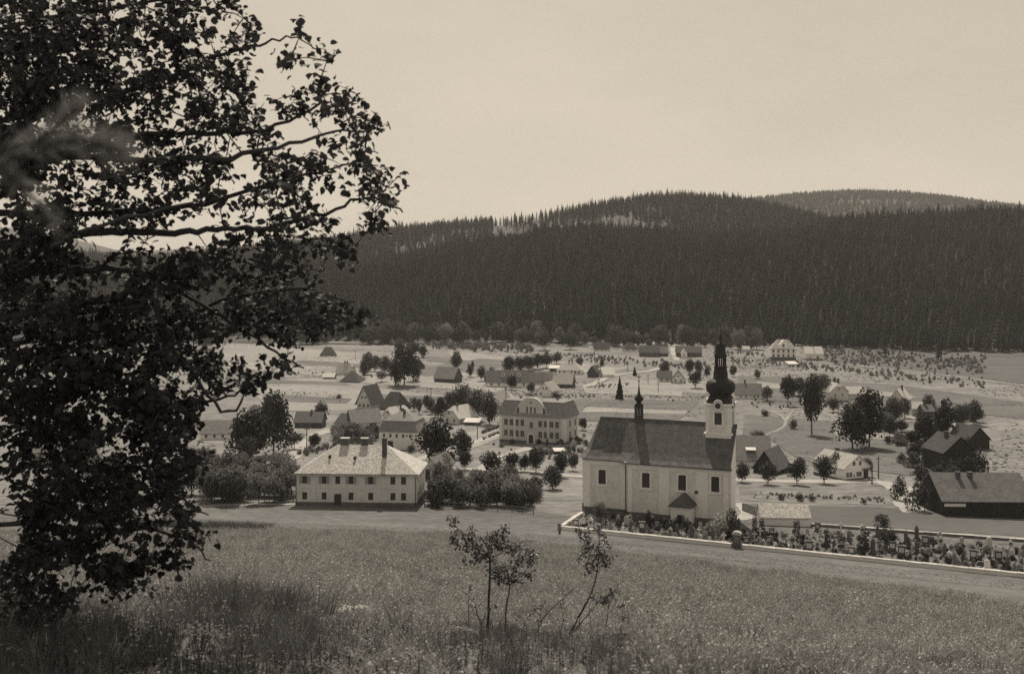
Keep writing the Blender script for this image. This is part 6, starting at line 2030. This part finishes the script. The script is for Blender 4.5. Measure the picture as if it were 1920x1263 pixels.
def near_tree():
    YT = 9.6
    B = Vector(((-60 - 960) / F * YT, YT, 0)); B.z = gz(B.x, B.y)
    root = empty('broadleaf_tree', B, 0, 'large dark leafy tree filling the whole left side of the view', 'tree')
    g = Grower(17)
    q = lambda px, py, Y: at(px, py, Y) - B
    g.limb([Vector((0, 0, -.3)), q(-52, 900, 9.6), q(-40, 600, 9.7), q(-48, 300, 9.6), q(-30, 0, 9.6), q(-20, -260, 9.5)], .17, .07, .012)
    for pts, r0, r1 in [
        ([(-45, 330, 9.6), (190, 275, 9.3), (260, 256, 9.1), (350, 249, 9.0), (440, 250, 8.9), (520, 238, 8.9), (610, 190, 8.9)], .045, .010),
        ([(-45, 470, 9.6), (170, 436, 9.4), (250, 432, 9.2), (340, 435, 9.0), (420, 429, 9.0), (520, 425, 9.1), (610, 400, 9.2), (690, 368, 9.3), (755, 398, 9.4)], .045, .008),
        ([(-45, 520, 9.6), (200, 505, 9.9), (290, 522, 10.0), (400, 582, 10.0), (500, 650, 9.9), (570, 690, 9.8)], .038, .008),
        ([(-45, 600, 9.6), (200, 560, 9.0), (270, 548, 8.8), (321, 633, 8.7), (362, 702, 8.6), (430, 772, 8.6), (470, 700, 8.7)], .040, .008),
        ([(-45, 240, 9.6), (300, 150, 9.9), (420, 100, 10.0), (490, 84, 10.0), (545, 70, 10.0), (600, 92, 9.9)], .030, .004),
        ([(-45, 60, 9.6), (300, 0, 9.3), (420, -10, 9.3), (520, -50, 9.2)], .020, .004),
        ([(-45, 400, 9.6), (300, 395, 10.2), (480, 352, 10.4), (600, 322, 10.4), (700, 298, 10.4)], .036, .006),
        ([(-45, 720, 9.6), (250, 718, 9.8), (350, 760, 9.9), (440, 738, 9.9), (485, 715, 9.9)], .030, .006),
        ([(-45, 880, 9.6), (250, 878, 9.3), (330, 930, 9.2), (392, 965, 9.2)], .028, .006),
        ([(-45, 980, 9.6), (230, 992, 9.0), (330, 1002, 8.8), (395, 1050, 8.8)], .028, .006),
        ([(-45, 290, 9.6), (350, 300, 8.5), (500, 282, 8.3), (600, 252, 8.3), (700, 240, 8.3)], .034, .006),
        ([(-45, 650, 9.6), (300, 610, 10.4), (420, 562, 10.6), (560, 542, 10.6), (668, 566, 10.6)], .034, .006),
        ([(-45, 560, 9.6), (60, 480, 8.6), (200, 420, 8.2), (360, 380, 8.1)], .034, .008),
        ([(-45, 20, 9.6), (220, -60, 9.8), (380, -120, 10), (520, -160, 10)], .034, .008),
        ([(-45, 200, 9.6), (-120, 120, 9.8), (-240, 60, 9.8)], .034, .008),
        ([(-45, 800, 9.6), (-120, 760, 9.2), (-220, 700, 9.0)], .03, .008),
    ]:
        g.limb([q(*p) for p in pts], r0, r1, .02)
    blobs = [(190, 100, 170, 105, 1.15), (420, 165, 70, 75, 1), (300, 200, 120, 70, .7), (640, 212, 70, 50, .55), (600, 185, 50, 40, .6), (505, 215, 70, 45, .7), (735, 335, 20, 26, .55), (700, 335, 36, 40, .5), (715, 300, 26, 22, .4), (660, 480, 30, 40, .35), (550, 100, 80, 18, .5), (470, 96, 70, 18, .5), (400, 40, 110, 40, .7), (560, 50, 50, 20, .3), (130, 1075, 140, 55, .9), (40, 1150, 80, 50, .8), (230, 1090, 90, 30, .6), (616, 115, 14, 22, .8), (690, 245, 34, 30, .5),
             (640, 290, 65, 45, .65), (690, 375, 45, 70, .6), (745, 402, 26, 12, .5), (560, 365, 85, 50, .75), (460, 330, 85, 55, .85), (350, 300, 85, 50, .8), (220, 300, 120, 60, .9), (80, 300, 80, 150, 1), (200, 395, 120, 36, .8), (350, 385, 90, 45, .75),
             (480, 455, 80, 35, .85), (590, 450, 70, 45, .65), (660, 440, 40, 40, .4), (400, 500, 100, 50, .9), (240, 510, 120, 55, .85), (80, 520, 80, 110, 1), (520, 530, 80, 45, .75), (590, 575, 80, 45, .8), (650, 588, 36, 26, .7), (550, 612, 75, 38, .9),
             (440, 590, 60, 45, .85), (290, 610, 110, 65, .95), (110, 680, 110, 120, 1), (330, 720, 80, 55, .9), (420, 700, 60, 38, .9), (540, 682, 42, 16, .8), (462, 722, 26, 30, .7), (240, 800, 120, 75, 1.0), (330, 850, 55, 60, .9), (80, 850, 80, 120, 1),
             (200, 930, 130, 50, .85), (330, 955, 55, 40, .9), (110, 1000, 80, 70, .9), (250, 1030, 90, 45, .75), (362, 1015, 36, 26, .7), (320, 1060, 45, 24, .6), (60, 1080, 60, 60, .8), (40, 90, 70, 110, 1.0), (30, 240, 60, 120, .9), (200, 640, 150, 90, .8), (160, 760, 140, 90, .8), (230, 880, 130, 70, .8), (300, 780, 70, 60, .7), (150, 950, 120, 60, .8), (120, 180, 120, 120, .6), (370, 640, 60, 60, .5), (-60, 500, 90, 500, .6), (250, -60, 220, 60, .7)]
    T = []
    for cx, cy, rx, ry, dn in blobs:
        n = int(math.pi * rx * ry * dn / (430 if cx < 300 or cy > 460 else 520))
        for _ in range(n):
            a = g.r.random() * 6.283; r = g.r.random() ** .5
            T.append(q(cx + rx * r * math.cos(a), cy + ry * r * math.sin(a), g.r.uniform(8.1, 10.7)))
    g.grow(T, 14, .068)
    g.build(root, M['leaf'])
near_tree()

def sapling(label, base, stems, blobs, nleaf=12, dens=105, size=.052, r0=.012, nobj=120):
    B = hit(*base)
    root = empty('sapling', B, 0, label, 'sapling')
    g = Grower(base[0])
    q = lambda px, py, dy=0: at(px, py, B.y + dy) - B
    for pts, ra, rb in stems:
        g.limb([q(*p) for p in pts], ra * 1.35, rb * 1.3, .006)
    g.limbs[0][0][0].z -= .15
    T = []
    for cx, cy, rx, ry in blobs:
        for _ in range(max(3, int(math.pi * rx * ry / dens))):
            a = g.r.random() * 6.283; r = g.r.random() ** .5
            T.append(q(cx + rx * r * math.cos(a), cy + ry * r * math.sin(a), g.r.uniform(-.28, .28)))
    g.grow(T, nleaf, size, maxlen=1.5)
    g.build(root, M['sapling_leaf'], nobj)
sapling('leafy sapling with slender upright stem and wind-blown crown, left of centre', (914, 1196),
        [([(914, 1196), (917, 1120), (919, 1060), (915, 1030), (900, 1005)], .018, .007), ([(917, 1045), (890, 1015), (858, 990), (838, 968)], .007, .003), ([(916, 1050), (950, 1030), (980, 1015), (1008, 1014)], .006, .003), ([(915, 1030), (930, 1005), (942, 985)], .006, .003)],
        [(905, 1020, 38, 22), (870, 1008, 24, 20), (848, 980, 10, 16), (940, 1005, 20, 22), (960, 1030, 35, 12), (895, 1045, 28, 12)], nobj=120)
sapling('second leafy sapling with forked stem just right of the first', (947, 1196),
        [([(947, 1196), (949, 1140), (955, 1105), (952, 1080)], .013, .006), ([(955, 1105), (970, 1085), (985, 1070)], .005, .003), ([(950, 1140), (940, 1165), (930, 1180)], .004, .003)],
        [(945, 1065, 30, 22), (985, 1055, 26, 24), (960, 1085, 34, 10), (930, 1075, 12, 10)], nobj=100)
sapling('leaning sapling with bent stem rising before the churchyard wall', (1062, 1200),
        [([(1062, 1200), (1080, 1165), (1105, 1120), (1118, 1080), (1123, 1030), (1124, 985)], .017, .005), ([(1066, 1192), (1095, 1160), (1125, 1125), (1150, 1108)], .009, .004), ([(1122, 1040), (1105, 1020), (1092, 1008)], .004, .002), ([(1122, 1050), (1135, 1035), (1145, 1028)], .004, .002)],
        [(1118, 1008, 28, 26), (1092, 998, 13, 16), (1110, 1060, 26, 24), (1138, 1042, 15, 18), (1128, 1125, 16, 12), (1152, 1106, 10, 10), (1098, 1035, 14, 12)], nobj=100, dens=120)
sapling('thin leaning shoot left of the leaning sapling', (1003, 1200),
        [([(1003, 1200), (1015, 1165), (1040, 1135), (1072, 1105)], .009, .003), ([(1020, 1150), (1015, 1170), (1028, 1195)], .005, .003), ([(1015, 1165), (1000, 1150), (1010, 1140)], .004, .002)], [(1020, 1140, 10, 8)], nobj=20, nleaf=5)
sapling('bare forked shoot left of the first sapling', (899, 1196),
        [([(899, 1196), (903, 1170), (895, 1150), (888, 1118)], .010, .003), ([(903, 1170), (911, 1145)], .006, .003), ([(897, 1155), (890, 1150), (886, 1140)], .004, .002)], [(895, 1140, 8, 10)], nobj=10, nleaf=4)
sapling('upright weedy shoots right of the leaning sapling', (1134, 1200),
        [([(1134, 1200), (1138, 1160), (1142, 1125)], .008, .003), ([(1160, 1200), (1167, 1160), (1169, 1120)], .006, .002), ([(1112, 1200), (1106, 1150), (1105, 1130)], .005, .002)], [(1140, 1128, 12, 12), (1168, 1128, 8, 10), (1168, 1160, 6, 10)], nobj=40, nleaf=6)
for base, stems, lab in (((930, 1198), [([(930, 1198), (922, 1168), (926, 1140)], .007, .002), ([(924, 1175), (912, 1158), (908, 1146)], .004, .002)], 'small bare twig between the two leafy saplings'),
                         ((975, 1200), [([(975, 1200), (985, 1165), (1002, 1140)], .007, .002), ([(983, 1170), (975, 1150), (976, 1136)], .004, .002)], 'small bare twig right of the second leafy sapling'),
                         ((1046, 1202), [([(1046, 1202), (1056, 1160), (1050, 1128)], .007, .002), ([(1055, 1165), (1066, 1150)], .004, .002)], 'small bare twig left of the leaning sapling foot'),
                         ((1092, 1202), [([(1092, 1202), (1086, 1168), (1094, 1136), (1110, 1118)], .008, .002), ([(1087, 1172), (1076, 1150)], .004, .002)], 'small bare twig right of the leaning sapling foot')):
    sapling(lab, base, stems, [(stems[0][0][-1][0], stems[0][0][-1][1], 6, 6)], nobj=8, nleaf=3)
sapling('single thin dry stalk at right of the foreground', (1223, 1200), [([(1223, 1200), (1224, 1170), (1222, 1142)], .007, .003)], [(1222, 1150, 4, 6)], nobj=6, nleaf=3)
sapling('thin upright stalk far left of the saplings', (878, 1180), [([(878, 1180), (879, 1130), (881, 1098)], .006, .002), ([(879, 1140), (885, 1120)], .003, .002)], [(880, 1105, 5, 8)], nobj=8, nleaf=4)

def rock(name, label, px, py, w, h, d, seed, m=None):
    r = random.Random(seed)
    bm = bmesh.new()
    bmesh.ops.create_icosphere(bm, subdivisions=3, radius=1)
    P = hit(px, py); s = P.y / F
    for v in bm.verts:
        c = v.co
        n = .18 * math.sin(c.x * 4 + seed) * math.cos(c.y * 5 + seed) + .10 * math.sin(c.z * 9 + c.x * 7 + seed)
        v.co = Vector((c.x * w / 2 * s, c.y * d / 2 * s, c.z * h * s * (1 if c.z > 0 else .4))) * (1 + n)
    me = bpy.data.meshes.new(name); bm.to_mesh(me); bm.free()
    me.materials.append(m or M['rock'])
    o = link(name, me, None, P, (r.uniform(-.1, .1), r.uniform(-.1, .1), r.uniform(-.5, .5)))
    return tag(o, label, 'stone')
rock('stone', 'broad speckled earth-covered stone in the near rubble, centre left', 660, 1163, 95, 26, 60, 3)
rock('stone', 'flat pale stone at the bottom left of the picture', 492, 1176, 44, 8, 26, 5, M['log'])
rock('stone', 'low rounded stone at the bottom below the first sapling', 868, 1192, 64, 16, 36, 8)
rock('stone', 'small pale stone right of the flat pale one', 546, 1182, 40, 9, 24, 12)
rock('stone', 'small dark stone behind the broad speckled stone', 714, 1158, 40, 14, 26, 15, M['rubble'])
rock('stone', 'half-buried stone under the tree, bottom left', 480, 1205, 60, 14, 30, 22)
def log():
    a, b_ = hit(288, 1166), hit(330, 1154)
    a.z += .05; b_.z += .10
    root = empty('log', a, 0, 'short bleached log lying in the shade at bottom left', 'log')
    b = MB(); b.tube([(0, 0, 0), tuple((b_ - a) * .5 + Vector((0, 0, .015))), tuple(b_ - a)], [.035, .04, .03], M['log'], 9); b.build('trunk_wood', root, smooth=True)
    b = MB(); b.tube([tuple((b_ - a) * .7), tuple((b_ - a) * .75 + Vector((.03, 0, .08)))], [.012, .006], M['log'], 6); b.build('branch_stub', root)
log()

# a young pine close to the camera at the left: one bough reaches into the view, out of focus
def pine():
    B = Vector((-1.15, 1.35, 0)); B.z = gz(B.x, B.y)
    root = empty('young_pine', B, 0, 'blurred pale pine bough very close at the upper left', 'tree')
    b = MB()
    top = ZC - B.z + .75
    b.tube([(0, 0, -.2), (.02, 0, top * .5), (0, .01, top)], [.03, .022, .006], M['bark'], 8)
    b.build('trunk', root, smooth=True)
    rr = random.Random(8)
    bough = [(at(-700, 330, 1.35) - B), (at(-150, 300, 1.33) - B), (at(60, 275, 1.30) - B), (at(150, 262, 1.28) - B), (at(225, 285, 1.27) - B)]
    side = [(at(60, 275, 1.30) - B), (at(110, 235, 1.27) - B), (at(140, 200, 1.26) - B)]
    side2 = [(at(-60, 290, 1.31) - B), (at(30, 330, 1.28) - B), (at(100, 420, 1.27) - B)]
    b = MB()
    b.tube(bough, [.010, .007, .005, .004, .002], M['bark'], 6)
    b.tube(side, [.004, .003, .002], M['bark'], 5)
    b.tube(side2, [.004, .003, .002], M['bark'], 5)
    bo = b.build('bough', root)
    nb = MB()
    def needles(path, n, L):
        path = [Vector(p) for p in path]
        for _ in range(n):
            i = rr.randrange(len(path) - 1)
            t = rr.random()
            p = path[i].lerp(path[i + 1], t)
            d = (path[i + 1] - path[i]).normalized()
            v = (d * .8 + Vector((rr.gauss(0, .5), rr.gauss(0, .5), rr.gauss(.1, .5)))).normalized() * L * rr.uniform(.7, 1.15)
            w = v.cross(Vector((rr.random(), rr.random(), rr.random()))).normalized() * .0010
            nb.poly([p - w, p + w, p + v + w * .3, p + v - w * .3], M['needles'])
    needles(bough[2:], 300, .042); needles(side, 150, .036); needles(side2, 150, .036); needles(bough[:3], 120, .045)
    o = nb.build('needles', bo); o['kind'] = 'stuff'
    for k in range(7):
        t = 6.28 * k / 7 + 1.9
        z = top * (.35 + .09 * k)
        d = Vector((math.cos(t), math.sin(t), .25))
        if d.x > .2 and d.y > -.3: continue
        b = MB(); L = .55 - .05 * k
        p = [Vector((0, 0, z)), Vector((0, 0, z)) + d * L * .5, Vector((0, 0, z + .05)) + d * L]
        b.tube(p, [.008, .005, .002], M['bark'], 5); o = b.build('branch', root)
        nb = MB(); needles(p, 160, .045); x = nb.build('needles', o); x['kind'] = 'stuff'
pine()

# ------------------------------------------------------------------ the thin summer haze of the valley
hz = MB()
hz.box(-4600, 5600, -80, 5200, -90, 480, M['ground'])
hm = bpy.data.materials.new('summer_haze')
hm.use_nodes = True
hn = hm.node_tree.nodes
hn.clear()
pv = hn.new('ShaderNodeVolumePrincipled')
pv.inputs['Color'].default_value = (0.95, 0.95, 0.95, 1)
pv.inputs['Density'].default_value = 5.5e-5
pv.inputs['Anisotropy'].default_value = 0.3
ho = hn.new('ShaderNodeOutputMaterial')
hm.node_tree.links.new(pv.outputs[0], ho.inputs['Volume'])
h = hz.build('haze')
h.data.materials.clear()
h.data.materials.append(hm)
tag(h, kind='stuff')
